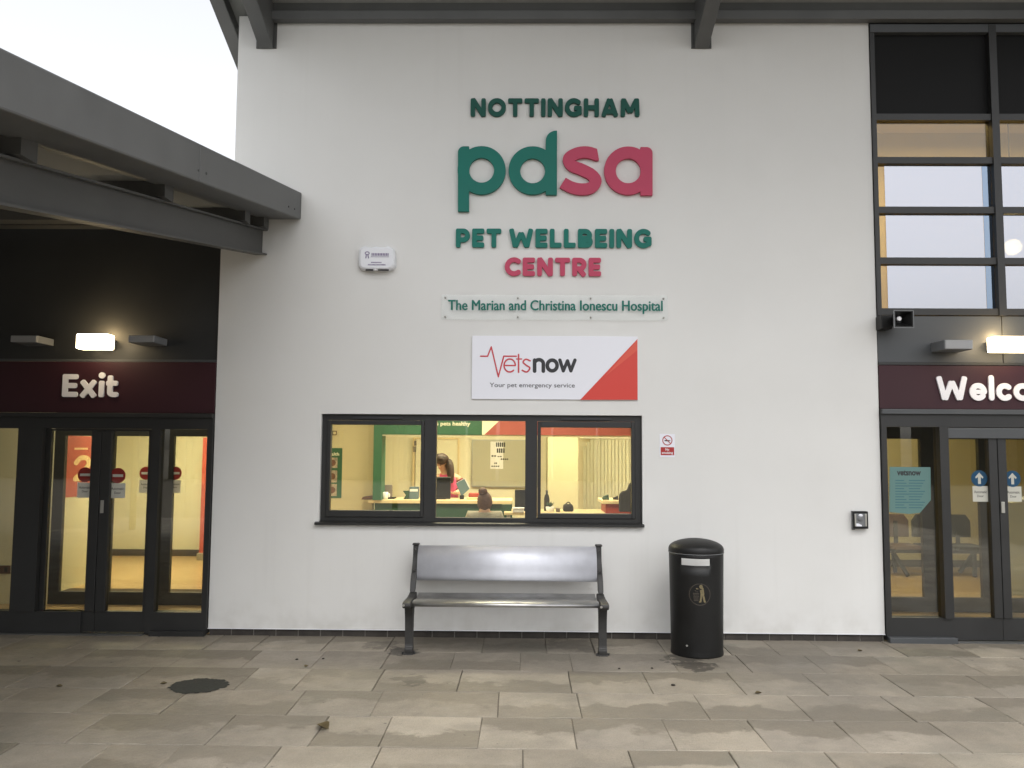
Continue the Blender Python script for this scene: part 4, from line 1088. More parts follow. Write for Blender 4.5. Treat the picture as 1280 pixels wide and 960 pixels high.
jm.build('architrave', M['gtop'], drf)
hk = thing('wall_hanging', (X(519, Yr-.06), Yr, Z(565, Yr)), 'thin dark tag strip hanging beside the staff door', 'tag')
MB().box(X(517.5, Yr-.06, 560), X(520.5, Yr-.06, 560), Yr-.064, Yr-.056, Z(557, Yr, 519), Z(551, Yr, 519)).build('upper_tag', M['greym'], hk)
MB().box(X(516.5, Yr-.06, 560), X(520, Yr-.06, 560), Yr-.064, Yr-.056, Z(565, Yr, 519), Z(558, Yr, 519)).build('lower_tag', M['greym'], hk)
# recess with vertical blinds
vb = thing('vertical_blinds', (X(758, Yr-.1), Yr-.1, Z(650, Yr)), 'pale vertical blinds in the recess behind the red counter', 'blind')
xs0, xs1 = X(729, Yr-.1, 590), X(800, Yr-.1, 590); nsl = 16
for k in range(nsl):
    xa = xs0+(xs1-xs0)*k/nsl; xb = xa+(xs1-xs0)/nsl*.80
    ht = Z(548.5, Yr-.1, 750)-(.12 if k in (0, nsl-1) else .05 if k in (1, nsl-2) else 0)
    MB().add([(xa, Yr-.10, .4), (xb, Yr-.13, .4), (xb, Yr-.13, ht), (xa, Yr-.10, ht), (xa, Yr-.097, .4), (xb, Yr-.127, .4), (xb, Yr-.127, ht), (xa, Yr-.097, ht)],
             [(0,1,2,3),(7,6,5,4),(0,4,5,1),(1,5,6,2),(2,6,7,3),(3,7,4,0)]).build('slat', M['blind'], vb)
MB().box(xs0, xs1, Yr-.15, Yr-.08, Z(548, Yr-.1, 750), Z(546, Yr-.1, 750)).build('head_rail', M['alu'], vb)
pier = thing('cream_pier', (X(700, 4.6), 4.6, 0), 'cream wall pier between the whiteboard and the blinds', 'pier')
MB().box(X(684.5, 4.6, 590), X(722, 4.6, 590), 4.5, 5.29, 0, RZ-.001).build('pier_face', M['creamp'], pier)
# red counter
Yk = 2.4
rc = thing('red_counter', (X(790, Yk), Yk, 0), 'red fronted counter end with a pale top near the blinds', 'counter')
rx0 = X(757, Yk, 635); rtop = Z(626, Yk, 775)
MB().box(rx0, 3.2, Yk, Yk+.6, 0, rtop-.041).build('front', M['rdark'], rc)
MB().box(X(752.5, Yk, 635), 3.25, Yk-.03, Yk+.65, rtop-.04, rtop).build('worktop', M['gtop'], rc, .004)
# near desk
Yd = 1.75; dtop = Z(641, Yd, 700)
dk_ = thing('near_desk', (X(690, Yd), Yd, 0), 'pale topped desk just inside the window', 'desk')
dx0, dx1 = X(630, Yd, 641), X(757, Yd, 641)
MB().box(dx0, dx1, Yd, Yd+.62, dtop-.03, dtop).build('desktop', M['gtop'], dk_, .004)
for xx in (dx0+.03, dx1-.07):
    MB().box(xx, xx+.04, Yd+.05, Yd+.57, 0, dtop-.031).build('leg', M['alu'], dk_)

def monitor(x0, x1, zt, zb, Y, ztab, label, mat='screen', tilt=0, group='dark monitors inside the reception'):
    t = thing('monitor', ((x0+x1)/2, Y, ztab), label, 'monitor', group)
    MB().box(x0, x1, Y-.02, Y+.02, zb, zt).build('casing', M[mat], t, .008)
    MB().box((x0+x1)/2-.025, (x0+x1)/2+.025, Y+.0, Y+.03, ztab+.0215, zb-.0005).build('neck', M['blk'], t)
    MB().box((x0+x1)/2-.11, (x0+x1)/2+.11, Y-.06, Y+.1, ztab+.001, ztab+.021).build('foot', M['blk'], t, .004)
    return t
Ym = Yc+.25
mx = lambda p, Y=Ym: X(p, Y, 610)
monitor(mx(533), mx(563.5), Z(596, Ym, 550), Z(623.5, Ym, 550), Ym, c_top, 'big black monitor back in front of the standing person')
monitor(mx(477.7), mx(490.5), Z(606, Ym, 485), Z(621, Ym, 485), Ym, c_top, 'small grey-brown screen on the counter by the green post', 'greym')
Ym2 = Yd+.3
monitor(X(643.5, Ym2, 620), X(665.5, Ym2, 620), Z(612, Ym2, 650), Z(635, Ym2, 650), Ym2, dtop, 'black monitor on the near desk beside the seated woman')
# blue tilted folder
fo = thing('folder', (mx(580), Ym, c_top), 'blue-grey folder propped at a tilt beside the big monitor', 'folder')
fp = [(570, 604), (580.5, 598.5), (587, 611), (577, 620)]
MB().prism([(X(a, Ym, b), Z(b, Ym, a)) for a, b in fp], Ym-.03, Ym+.0).build('cover', M['blugrey'], fo)
MB().prism([(X(a+.6, Ym, b), Z(b-.8, Ym, a)) for a, b in fp], Ym+.0005, Ym+.012).build('pages', M['paper'], fo)
MB().box(mx(575), mx(580), Ym-.05, Ym+.05, c_top+.001, Z(619, Ym, 578)).build('prop', M['blk'], fo)
# leaflet holder & speaker by the mullion
lf = thing('leaflet_box', (mx(521), Ym, c_top), 'slate-blue leaflet box standing on the counter', 'box')
MB().box(mx(512.5), mx(523.5), Ym-.06, Ym+.06, c_top+.001, Z(608.5, Ym, 518)).build('carton', M['blugrey'], lf, .004)
MB().box(mx(513), mx(523), Ym-.063, Ym-.0605, Z(614, Ym, 518), Z(611, Ym, 518)).build('print_band', M['paper'], lf)
dsp = thing('tape_dispenser', (mx(508), Ym, c_top), 'dark waisted desk stand on the counter beside the leaflet box', 'stand')
MB().prism([(mx(a), Z(b, Ym, 508)) for a, b in ((504, 613.5), (511.5, 613.5), (511.5, 623), (505.5, 623), (508, 618.5))], Ym-.04, Ym+.04).build('stand_body', M['gdark'], dsp)
MB().box(mx(505), mx(512), Ym-.05, Ym+.05, c_top+.001, Z(623, Ym, 508)).build('stand_base', M['blk'], dsp)
kb = thing('dark_tray', (mx(459), Yc+.1, c_top), 'dark flat tray on the free end of the green counter', 'tray')
MB().prism([(X(a, Yc+.1, 622), c_top+z_) for a, z_ in ((453, .002), (468, .002), (467, .03), (463, .045), (455, .035))], Yc+.02, Yc+.3).build('tray_body', M['brownseat'], kb)
mg = thing('white_mug', (mx(480), Yc+.1, c_top), 'small white mug in front of the grey-brown screen', 'mug')
mgx = X(481, Yc+.1, 620)
MB().lathe([(0.001, .002), (.04, .002), (.045, .05), (.045, .10), (.04, .10), (.038, .02), (.001, .02)], (mgx, Yc+.1, c_top), 24).build('cup', M['paper'], mg, 0, True)
MB().box(mgx+.044, mgx+.07, Yc+.09, Yc+.11, c_top+.03, c_top+.08).build('handle', M['paper'], mg, .006)
cb_ = thing('cardboard_tray', (mx(592), Ym, c_top), 'orange-brown card tray on the counter behind the seated woman', 'tray')
MB().box(mx(584), mx(601), Ym-.1, Ym+.12, c_top+.001, c_top+.03).build('tray_base', M['gtop'], cb_, .004)
MB().box(mx(586), mx(600), Ym-.05, Ym+.1, c_top+.031, c_top+.085).build('contents', M['rdark'], cb_, .01)
# desk clutter
def clutter(name, label, cat, px0, px1, py0, Y, mats, shape):
    t = thing(name, (X((px0+px1)/2, Y, 630), Y, dtop), label, cat)
    x0, x1, z1 = X(px0, Y, 630), X(px1, Y, 630), Z(py0, Y, (px0+px1)/2)
    shape(t, x0, x1, z1, Y, mats); return t
def bag_shape(t, x0, x1, z1, Y, mm):
    zt = dtop+(z1-dtop)*.72; w = x1-x0
    MB().prism([(x0, dtop+.001), (x1, dtop+.001), (x1-.01, zt), (x0+.01, zt)], Y-.07, Y+.09).build('bag_body', M[mm], t, .02)
    hd = MB(); pts = [(x0+w*.25+w*.5*k/8, Y-.02, zt-.005+(z1-zt)*math.sin(math.pi*k/8)) for k in range(9)]
    for k in range(8): hd.cyl(pts[k], pts[k+1], .007, n=8)
    hd.build('handle', M[mm], t)
def box_shape(t, x0, x1, z1, Y, mm):
    MB().box(x0, x1, Y-.06, Y+.06, dtop+.001, z1-.012).build('carton', M[mm], t, .006)
    MB().box(x0-.004, x1+.004, Y-.064, Y+.064, z1-.0115, z1).build('lid', M[mm], t, .003)
def bottle_shape(t, x0, x1, z1, Y, mm):
    r = (x1-x0)/2; hh_ = z1-dtop
    MB().lathe([(.001, .001), (r, .001), (r, hh_*.6), (r*.75, hh_*.78), (r*.4, hh_*.86), (r*.4, hh_), (.001, hh_)], ((x0+x1)/2, Y, dtop), 24).build('bottle_body', M[mm], t, 0, True)
    MB().cyl(((x0+x1)/2, Y, z1+.0005), ((x0+x1)/2, Y, z1+.012), r*.45).build('cap', M['plasticg'], t)
def pot_shape(t, x0, x1, z1, Y, mm):
    r = (x1-x0)/2
    MB().lathe([(.001, .001), (r*.8, .001), (r, (z1-dtop)*.5), (r*.85, (z1-dtop)*.52), (.001, (z1-dtop)*.45)], ((x0+x1)/2, Y, dtop), 24).build('pot', M['paper'], t, 0, True)
    lv = MB()
    for k in range(16):
        a = k*2.4; q = Vector(((x0+x1)/2, Y, dtop+(z1-dtop)*.45)); dx = Vector((math.cos(a)*r*1.1, math.sin(a)*r*1.1, (z1-dtop)*(.35+.2*(k % 3)/2)))
        s = Vector((-math.sin(a), math.cos(a), 0))*.014
        lv.add([q-s*.3, q+dx*.6-s, q+dx, q+dx*.6+s, q+s*.3], [(0, 1, 2, 3, 4)])
    lv.build('foliage', M['gdark'], t)
clutter('handbag', 'black handbag with a looped handle on the near desk', 'bag', 703.5, 717, 627, Yd+.25, 'blk', bag_shape)
clutter('drinks_bottle', 'dark rounded bottle beside the window mullion', 'bottle', 680, 687, 614, Yd+.3, 'blk', bottle_shape)
clutter('pot_plant', 'small plant in a white pot next to the dark bottle', 'plant', 682, 693, 627, Yd+.12, 'paper', pot_shape)
clutter('desk_box', 'small dark box beside the black desk monitor', 'box', 627.5, 639.5, 630.5, Yd+.25, 'gdark', box_shape)
clutter('small_carton', 'small grey carton between the plant and the handbag', 'box', 695, 700, 635, Yd+.15, 'greym', box_shape)
clutter('paper_heap', 'pale tissue box in front of the black desk monitor', 'box', 641, 655, 634.5, Yd+.05, 'paper', box_shape)
Yk2 = Yk+.25
def small_on_red(name, label, cat, a, b, py, mm):
    t = thing(name, (X(a, Yk2), Yk2, rtop), label, cat)
    MB().box(X(a, Yk2, 620), X(b, Yk2, 620), Yk2-.07, Yk2+.07, rtop+.001, rtop+.025).build('base', M[mm], t, .006)
    MB().prism([(X(a, Yk2, 620), rtop+.026), (X(b, Yk2, 620), rtop+.026), (X(b-.5, Yk2, 620), Z(py, Yk2, a)), (X(a+1.5, Yk2, 620), Z(py+2, Yk2, a))], Yk2-.03, Yk2+.03).build('upper', M[mm], t, .006)
small_on_red('desk_phone', 'dark desk phone on the red counter', 'phone', 753, 761, 618, 'gdark')
small_on_red('card_reader', 'dark card reader next to the desk phone', 'card reader', 766.5, 772.5, 619.5, 'blk')
oc = thing('office_chair', (X(785, 2.2), 2.2, 0), 'black high-backed office chair beside the red counter', 'chair')
Yo = 2.15
MB().prism([(X(a, Yo, b), Z(b, Yo, a)) for a, b in ((774, 625), (774.5, 618), (778, 614.5), (784, 613), (786.5, 606), (790, 602), (800, 602), (800, 640), (774, 640))], Yo, Yo+.07).build('backrest', M['blk'], oc, .015)
MB().box(X(776, Yo), X(800, Yo), Yo-.45, Yo+.06, .44, .53).build('seat', M['blk'], oc, .03)
MB().cyl((X(788, Yo), Yo-.2, .09), (X(788, Yo), Yo-.2, .44), .03).build('gas_column', M['plasticg'], oc)
st5 = MB()
for k in range(5):
    a = 2*math.pi*k/5; c0 = Vector((X(788, Yo), Yo-.2, .08)); st5.sweepbox(c0, c0+Vector((math.cos(a)*.28, math.sin(a)*.28, -.03)), .045, .03)
st5.build('star_base', M['blk'], oc)

#@PEOPLE
# ------------------------------------------------------------------ people: one skinned body each, clothes as part of the body's shape
def skin_body(name, pts, edges, rad, mat, parent, root, sub=2):
    me = bpy.data.meshes.new(name); me.from_pydata([tuple(p) for p in pts], edges, []); me.update()
    o = link(name, me, mat, parent)
    md = o.modifiers.new('skin', 'SKIN'); md.use_smooth_shade = True
    me.skin_vertices.new() if not me.skin_vertices else None
    for i, r in enumerate(rad):
        sv_ = me.skin_vertices[0].data[i]; sv_.radius = r if isinstance(r, tuple) else (r, r); sv_.use_root = (i == root)
    o.modifiers.new('sub', 'SUBSURF').levels = sub; o.modifiers['sub'].render_levels = sub
    dg = bpy.context.evaluated_depsgraph_get(); nm = bpy.data.meshes.new_from_object(o.evaluated_get(dg))
    o.modifiers.clear(); o.data = nm; nm.materials.clear(); nm.materials.append(mat)
    for p in nm.polygons: p.use_smooth = True
    return o
def blob(name, c, r, mat, parent, seg=24, noise=0.0, squash=None):
    bm = bmesh.new(); bmesh.ops.create_uvsphere(bm, u_segments=seg, v_segments=seg//2, radius=1)
    for v in bm.verts:
        k = 1+noise*(math.sin(v.co.x*9+v.co.z*7)+math.sin(v.co.y*11+v.co.z*5))*.5
        v.co = Vector((c[0]+v.co.x*r[0]*k, c[1]+v.co.y*r[1]*k, c[2]+v.co.z*r[2]*k))
    me = bpy.data.meshes.new(name); bm.to_mesh(me); bm.free()
    return link(name, me, mat, parent, 0, True)
def hand(pts, edges, rad, wrist_i, p, d, s):
    """palm and five bent fingers appended to a skeleton"""
    d = Vector(d).normalized(); s = Vector(s).normalized(); n = d.cross(s)
    pi = len(pts); pts.append(p+d*.05); edges.append((wrist_i, pi)); rad.append((.036, .018))
    for k, (o, l) in enumerate(((-.03, .065), (-.01, .078), (.011, .072), (.03, .055))):
        a = len(pts); pts += [p+d*.095+s*o, p+d*(.095+l*.55)+s*o*1.05+n*.012, p+d*(.095+l)+s*o*1.05+n*.034]
        edges += [(pi, a), (a, a+1), (a+1, a+2)]; rad += [.0095, .0085, .007]
    a = len(pts); pts += [p+d*.03-s*.045, p+d*.065-s*.062+n*.01, p+d*.09-s*.06+n*.025]
    edges += [(pi, a), (a, a+1), (a+1, a+2)]; rad += [.012, .010, .008]
def face(parent, c, fwd, up, r, skinmat):
    """ears, nose, eyes and mouth on a head centred at c with radius r, looking along fwd"""
    f = Vector(fwd).normalized(); u = (Vector(up)-f*Vector(up).dot(f)).normalized(); s = f.cross(u)
    n = MB(); q = c+f*r*.90
    n.add([q+u*r*.22, q-u*r*.22-s*r*.17, q-u*r*.22+s*r*.17, q+f*r*.27-u*r*.16], [(0,1,3),(0,3,2),(1,2,3),(0,2,1)]); n.build('nose', skinmat, parent)
    for k in (-1, 1):
        blob('eye', c+f*r*.88+s*k*r*.36+u*r*.16, (r*.12, r*.10, r*.08), M['black'], parent, 10)
        blob('ear', c+s*k*r*.86-u*r*.06, (r*.10, r*.18, r*.28), skinmat, parent, 10)
    blob('mouth', c+f*r*.88-u*r*.46, (r*.26, r*.06, r*.06), M['rpaint'], parent, 10)

# seated woman seen from behind, hair in a bun
Yw = 1.12; hx = X(606, Yw, 620); hz = Z(628.5, Yw, 606)
shz = Z(638.5, Yw, 606)
pw_ = thing('person', (hx, Yw, 0), 'seated person in a grey-beige top with brown hair in a bun, seen from behind', 'person', None)
sw = .185
SP = [Vector(p) for p in ((hx, Yw, .56), (hx, Yw+.02, .80), (hx, Yw+.01, shz-.075), (hx, Yw, shz+.0), (hx, Yw+.015, hz-.01), (hx, Yw+.025, hz+.05),
     (hx-sw+.03, Yw, shz-.055), (hx-sw-.045, Yw+.02, shz-.29), (hx-sw+.02, Yw+.25, shz-.33), (hx+sw-.03, Yw, shz-.055), (hx+sw+.045, Yw+.02, shz-.29), (hx+sw-.02, Yw+.25, shz-.33),
     (hx-.10, Yw+.06, .56), (hx-.13, Yw+.46, .57), (hx-.13, Yw+.44, .10), (hx-.13, Yw+.56, .05), (hx+.10, Yw+.06, .56), (hx+.13, Yw+.46, .57), (hx+.13, Yw+.44, .10), (hx+.13, Yw+.56, .05))]
SE = [(0,1),(1,2),(2,3),(3,4),(4,5),(2,6),(6,7),(7,8),(2,9),(9,10),(10,11),(0,12),(12,13),(13,14),(14,15),(0,16),(16,17),(17,18),(18,19)]
SR = [(.15,.11),(.13,.09),(.12,.075),.050,(.075,.09),(.07,.085),.046,.042,.034,.046,.042,.034,.095,.07,.045,.035,.095,.07,.045,.035]
wr = SP[8]; hand(SP, SE, SR, 8, wr, (.1, 1, -.02), (1, 0, 0)); hand(SP, SE, SR, 11, SP[11], (-.1, 1, -.02), (-1, 0, 0))
bd = skin_body('body', SP, SE, SR, M['skin'], pw_, 0)
TP = [p.copy() for p in SP[:4]]+[SP[6].copy(), SP[7].copy(), SP[8]-Vector((0, .05, 0)), SP[9].copy(), SP[10].copy(), SP[11]-Vector((0, .05, 0))]
TP[3] = Vector((hx, Yw, shz-.02))
skin_body('top', TP, [(0,1),(1,2),(2,3),(2,4),(4,5),(5,6),(2,7),(7,8),(8,9)], [(.185,.145),(.165,.125),(.17,.115),.066,.078,.062,.047,.078,.062,.047], M['topgrey'], pw_, 0)
BP = SP[12:20]
skin_body('trousers', [Vector((hx, Yw, .60))]+[p.copy() for p in BP], [(0,1),(1,2),(2,3),(3,4),(0,5),(5,6),(6,7),(7,8)], [(.18,.14),.108,.083,.058,.045,.108,.083,.058,.045], M['trouser'], pw_, 0)
blob('hair', (hx, Yw+.005, hz+.015), (.088, .102, .118), M['hair2'], pw_, 24, .05)
blob('hair_bun', (hx-.02, Yw-.035, hz+.13), (.052, .05, .047), M['hair2'], pw_, 20, .10)
face(pw_, Vector((hx, Yw+.03, hz+.01)), (0, 1, 0), (0, 0, 1), .085, M['skin'])
stool = thing('desk_stool', (hx, Yw, 0), 'dark swivel stool under the seated person', 'stool')
MB().cyl((hx, Yw, .38), (hx, Yw, .438), .19, .2, 28).build('seat', M['blk'], stool, .015)
MB().cyl((hx, Yw, .05), (hx, Yw, .379), .03).build('post', M['plasticg'], stool)
MB().cyl((hx, Yw, .0), (hx, Yw, .049), .24, .22, 28).build('base', M['blk'], stool)

# standing person behind the counter, bending their head forward
Yv = Yc+.85; vx = X(559, Yv, 580)
hz2 = Z(577.5, Yv, 555); hx2 = X(553.5, Yv, 580)
pv = thing('person', (vx, Yv, 0), 'standing person in a pink top and dark maroon sleeve bending over the counter', 'person')
vs_ = [Vector(p) for p in ((vx+.05, Yv, .98), (vx+.04, Yv-.01, 1.18), (vx+.01, Yv-.10, hz2-.24), (vx-.03, Yv-.16, hz2-.11), (hx2, Yv-.22, hz2-.01), (hx2-.01, Yv-.25, hz2+.05),
      (vx-.15, Yv-.10, hz2-.22), (vx-.24, Yv-.16, 1.30), (vx-.22, Yv-.36, c_top+.06), (vx+.17, Yv-.08, hz2-.22), (vx+.25, Yv-.10, 1.28), (vx+.17, Yv-.38, c_top+.08),
      (vx-.05, Yv, .93), (vx-.06, Yv, .50), (vx-.06, Yv+.02, .09), (vx-.06, Yv-.12, .04), (vx+.15, Yv, .93), (vx+.16, Yv, .50), (vx+.16, Yv+.02, .09), (vx+.16, Yv-.12, .04))]
VR = [(.14,.10),(.12,.085),(.12,.075),.05,(.075,.09),(.07,.085),.06,.046,.034,.06,.046,.034,.09,.065,.045,.035,.09,.065,.045,.035]
VE = list(SE[:19]); VE = [(0,1),(1,2),(2,3),(3,4),(4,5),(2,6),(6,7),(7,8),(2,9),(9,10),(10,11),(0,12),(12,13),(13,14),(14,15),(0,16),(16,17),(17,18),(18,19)]
hand(vs_, VE, VR, 8, vs_[8], (.2, -1, -.1), (1, 0, 0)); hand(vs_, VE, VR, 11, vs_[11], (-.2, -1, -.1), (1, 0, 0))
skin_body('body', vs_, VE, VR, M['skin'], pv, 0)
skin_body('pink_top', [vs_[0], vs_[1], vs_[2], vs_[3]-Vector((-.02, .02, .03))], [(0,1),(1,2),(2,3)], [(.165,.125),(.15,.118),(.19,.125),.085], M['toppink'], pv, 0)
skin_body('sleeve', [vs_[9], vs_[10], vs_[11]+Vector((.01, .05, .02))], [(0,1),(1,2)], [.078, .062, .048], M['topmar'], pv, 1)
skin_body('sleeve', [vs_[6], vs_[7], vs_[8]+Vector((0, .05, .02))], [(0,1),(1,2)], [.074, .06, .046], M['toppink'], pv, 1)
skin_body('trousers', [vs_[0]+Vector((0, 0, .02))]+vs_[12:20], [(0,1),(1,2),(2,3),(3,4),(0,5),(5,6),(6,7),(7,8)], [(.165,.125),.102,.078,.056,.042,.102,.078,.056,.042], M['trouser'], pv, 0)
blob('hair', (hx2+.005, Yv-.235, hz2+.045), (.105, .13, .085), M['hair'], pv, 24, .06)
skin_body('long_hair', [Vector((hx2+.08, Yv-.20, hz2+.05)), Vector((hx2+.125, Yv-.24, hz2-.05)), Vector((hx2+.14, Yv-.25, hz2-.18)), Vector((hx2+.15, Yv-.25, hz2-.30))], [(0,1),(1,2),(2,3)], [.07, .06, .055, .03], M['hair'], pv, 0)
face(pv, Vector((hx2-.01, Yv-.25, hz2-.005)), (-.25, -1, -.75), (0, 0, 1), .085, M['skin'])

# ------------------------------------------------------------------ entrance hall furniture
Ych = 4.4
bx0, bx1 = X(1108, Ych, 690), X(1226, Ych, 690)
sbn = thing('waiting_seats', ((bx0+bx1)/2, Ych, 0), 'beam of three waiting room seats, the end one brown', 'seating')
MB().box(bx0, bx1, Ych-.03, Ych+.03, .33, .39).build('beam', M['blk'], sbn, .006)
w3 = (bx1-bx0)/3
for k in range(3):
    m_ = M['brownseat'] if k == 0 else M['blk']; a = bx0+k*w3+.02; b = a+w3-.05
    MB().box(a, b, Ych-.24, Ych+.22, .40, .46).build('seat', m_, sbn, .02)
    MB().prism([(a, .55), (b, .55), (b+.0, .80), (b-.07, .90), (a+.07, .90), (a, .80)], Ych+.20, Ych+.25).build('backrest', m_, sbn, .015)
    MB().box((a+b)/2-.03, (a+b)/2+.03, Ych+.18, Ych+.1995, .38, .80).build('back_strut', M['blk'], sbn)
for xa, xb in ((bx0+.10, bx0+.22), (bx1-.10, bx1-.22)):
    lg = MB(); lg.sweepbox((xa, Ych, .34), (xb, Ych-.22, .015), .05, .04, (0, 1, .2)); lg.sweepbox((xa, Ych, .34), (xb, Ych+.22, .015), .05, .04, (0, 1, .2))
    lg.build('leg', M['blk'], sbn)
hcnt = thing('hall_counter', (X(1290, 2.6), 2.6, 0), 'yellow-cream counter end with a pale top in the entrance hall', 'counter')
hx0 = X(1259, 2.7, 700)
MB().box(hx0, 8.3, 2.7, 3.3, 0, Z(628, 2.7, 1270)).build('front', M['cream'], hcnt)
MB().box(X(1273, 2.7, 640), 8.35, 2.65, 3.35, Z(628, 2.7, 1270)+.001, Z(624, 2.7, 1270)).build('worktop', M['paper'], hcnt, .004)

#@SIGNS
# ------------------------------------------------------------------ raised signs on the wall
t1 = thing('city_sign', (X(693), 0, Z(148)), 'topmost line of dark green raised capitals on the white wall', 'sign lettering')
letters(t1, 'NOTTINGHAM', .25, (588.5, 124, 799, 147), -.001, .03, M['green2'], .115)
t3 = thing('wellbeing_sign', (X(693), 0, Z(312)), 'long line of green raised capitals under the large logo', 'sign lettering')
letters(t3, 'PET WELLBEING', .26, (570, 286.5, 814, 310.5), -.001, .03, M['green'], .115, .30)
t4 = thing('centre_sign', (X(690), 0, Z(347)), 'short line of rose red raised capitals below the green ones', 'sign lettering')
letters(t4, 'CENTRE', .26, (631, 322.5, 751, 346.5), -.001, .03, M['pink'], .115)

lg_ = thing('logo_sign', (X(693), 0, Z(266)), 'large green and rose lowercase logo letters on the white wall', 'sign lettering')
def logo_letter(prims, cut, mat):
    """prims in pixels of the enlarged photograph crop, y down"""
    fl = lambda s: tuple([s[0]]+[(-v if k in ((1, 3) if s[0] in 'bc' else (1,)) else v) for k, v in enumerate(s[1:])]) if s[0] != 'poly' else ('poly', [(a, -b) for a, b in s[1]])
    S = lambda s: tuple([s[0]]+[v/100 if not isinstance(v, list) else [(a/100, b/100) for a, b in v] for v in s[1:]])
    lp = contours([S(fl(s)) for s in prims], [S(fl(s)) for s in cut], 150)
    out = []
    for q in lp:
        out.append([(X(540+p[0]*100/4, -.002, 100-p[1]*100/4), Z(100-p[1]*100/4, -.002, 540+p[0]*100/4)) for p in q])
    link('letter', polys_mesh('letter', out, -.002, .04), mat, lg_)
def rb(x0, y0, x1, y1): return ('poly', [(x0, y1), (x1, y1), (x1, y0), (x0, y0)])
# p
logo_letter([('d', 249, 457, 120), rb(131, 368, 186, 662), ('d', 161, 368, 30), rb(161, 338, 187, 400)], [('d', 249, 457, 62)], M['green'])
# d
logo_letter([('d', 503, 458, 120), rb(568, 312, 624, 579), ('d', 620, 312, 52), ], [('d', 503, 460, 62), ('poly', [(624.5, 700), (760, 700), (760, 200), (624.5, 200)])], M['green'])
# s
logo_letter(spline([(822,380),(775,367),(725,372),(683,398),(697,432),(745,452),(795,478),(818,512),(790,545),(742,551),(695,541),(655,520)], 57),
            [('poly', [(836, 420), (900, 420), (900, 300), (815, 300)]), ('poly', [(560, 600), (633, 550), (667, 495), (560, 440)])], M['pink'])
# a
logo_letter([('d', 979, 459, 120), rb(1040, 372, 1100, 582), ('d', 1070, 372, 30), rb(1040, 342, 1070, 400)], [('d', 979, 460, 62)], M['pink'])

# clear plate with the hospital name
hp = thing('hospital_plate', (X(694), 0, Z(402)), 'clear plate on studs with one line of thin green lettering', 'sign')
hx0_, hx1_, hz0_, hz1_ = X(552, 0, 385), X(834, 0, 385), Z(400.5, 0, 693), Z(369.5, 0, 693)
MB().box(hx0_, hx1_, -.026, -.020, hz0_, hz1_).build('plate', M['acrylic'], hp, .001)
for k in range(4):
    for zz in (hz0_+.03, hz1_-.03):
        xx = hx0_+.04+(hx1_-hx0_-.08)*k/3
        MB().cyl((xx, -.034, zz), (xx, -.0005, zz), .0085, n=14).build('stud', M['alu'], hp, 0, True)
font_px(hp, 'lettering', 'The Marian and Christina Ionescu Hospital', (560.5, 375.5, 828, 392), -.0265, M['green'], .003, 0, .0034)

# banner board
bd_ = thing('banner_board', (X(693), 0, Z(500)), 'white board with a red corner triangle above the wide window', 'sign')
bx0_, bx1_, bz0_, bz1_ = X(590, 0, 460), X(797, 0, 460), Z(499.5, 0, 693), Z(420.5, 0, 693)
MB().box(bx0_, bx1_, -.018, -.001, bz0_, bz1_).build('panel', M['board'], bd_, .002)
YB = -.0185
pxb = lambda u, v: (580+u*225/1280, 415+v*95/540)
def bp(u, v): x, y = pxb(u, v); return (X(x, YB, y), Z(y, YB, x))
MB().prism([bp(826, 482), bp(1235, 482), bp(1233, 50)], YB-.003, YB).build('red_triangle', M['red'], bd_)
MB().prism([bp(1000, 318), bp(1232, 130), bp(1232, 58)], YB-.0042, YB-.0031).build('coral_wedge', P('coral_vinyl', (.66, .085, .05), .4), bd_)  # paler coral wedge along the triangle's slope
def strokes(name, pr, mat, depth=.002):
    lp = contours([tuple([s[0]]+[(v/100 if k not in (1, 3) else -v/100) for k, v in enumerate(s[1:])]) for s in pr], (), 170)
    out = [[bp(p[0]*100, -p[1]*100) for p in q] for q in lp]
    link(name, polys_mesh(name, out, YB, depth), mat, bd_)
strokes('heartbeat_line', path([(118,172),(168,172),(194,106),(244,318),(283,172),(372,172)], 10), M['redline'])
strokes('thin_letter', arc(325,238,40,46,0,-180,11)+arc(325,238,40,46,180,48,11)+path([(288,238),(363,238)],10), M['redline'])
strokes('thin_letter', path([(388,160),(388,286)], 11)+path([(374,192),(410,192)], 9), M['redline'])
strokes('thin_letter', spline([(470,205),(440,194),(420,214),(442,236),(468,256),(446,284),(414,272)], 11), M['redline'])
strokes('bold_letter', path([(502,200),(502,278)],26)+arc(533,225,31,28,180,360,26)+path([(564,225),(564,278)],26), M['black'])
strokes('bold_letter', arc(627,238,35,38,0,360,26), M['black'])
strokes('bold_letter', path([(682,200),(706,276)],24)+path([(706,276),(736,205)],24)+path([(736,205),(760,276)],24)+path([(760,276),(789,200)],24), M['black'])
font_px(bd_, 'strapline', 'Your pet emergency service', (*pxb(182, 362), *pxb(788, 403)), YB, M['grey_txt'], .0015, .008)

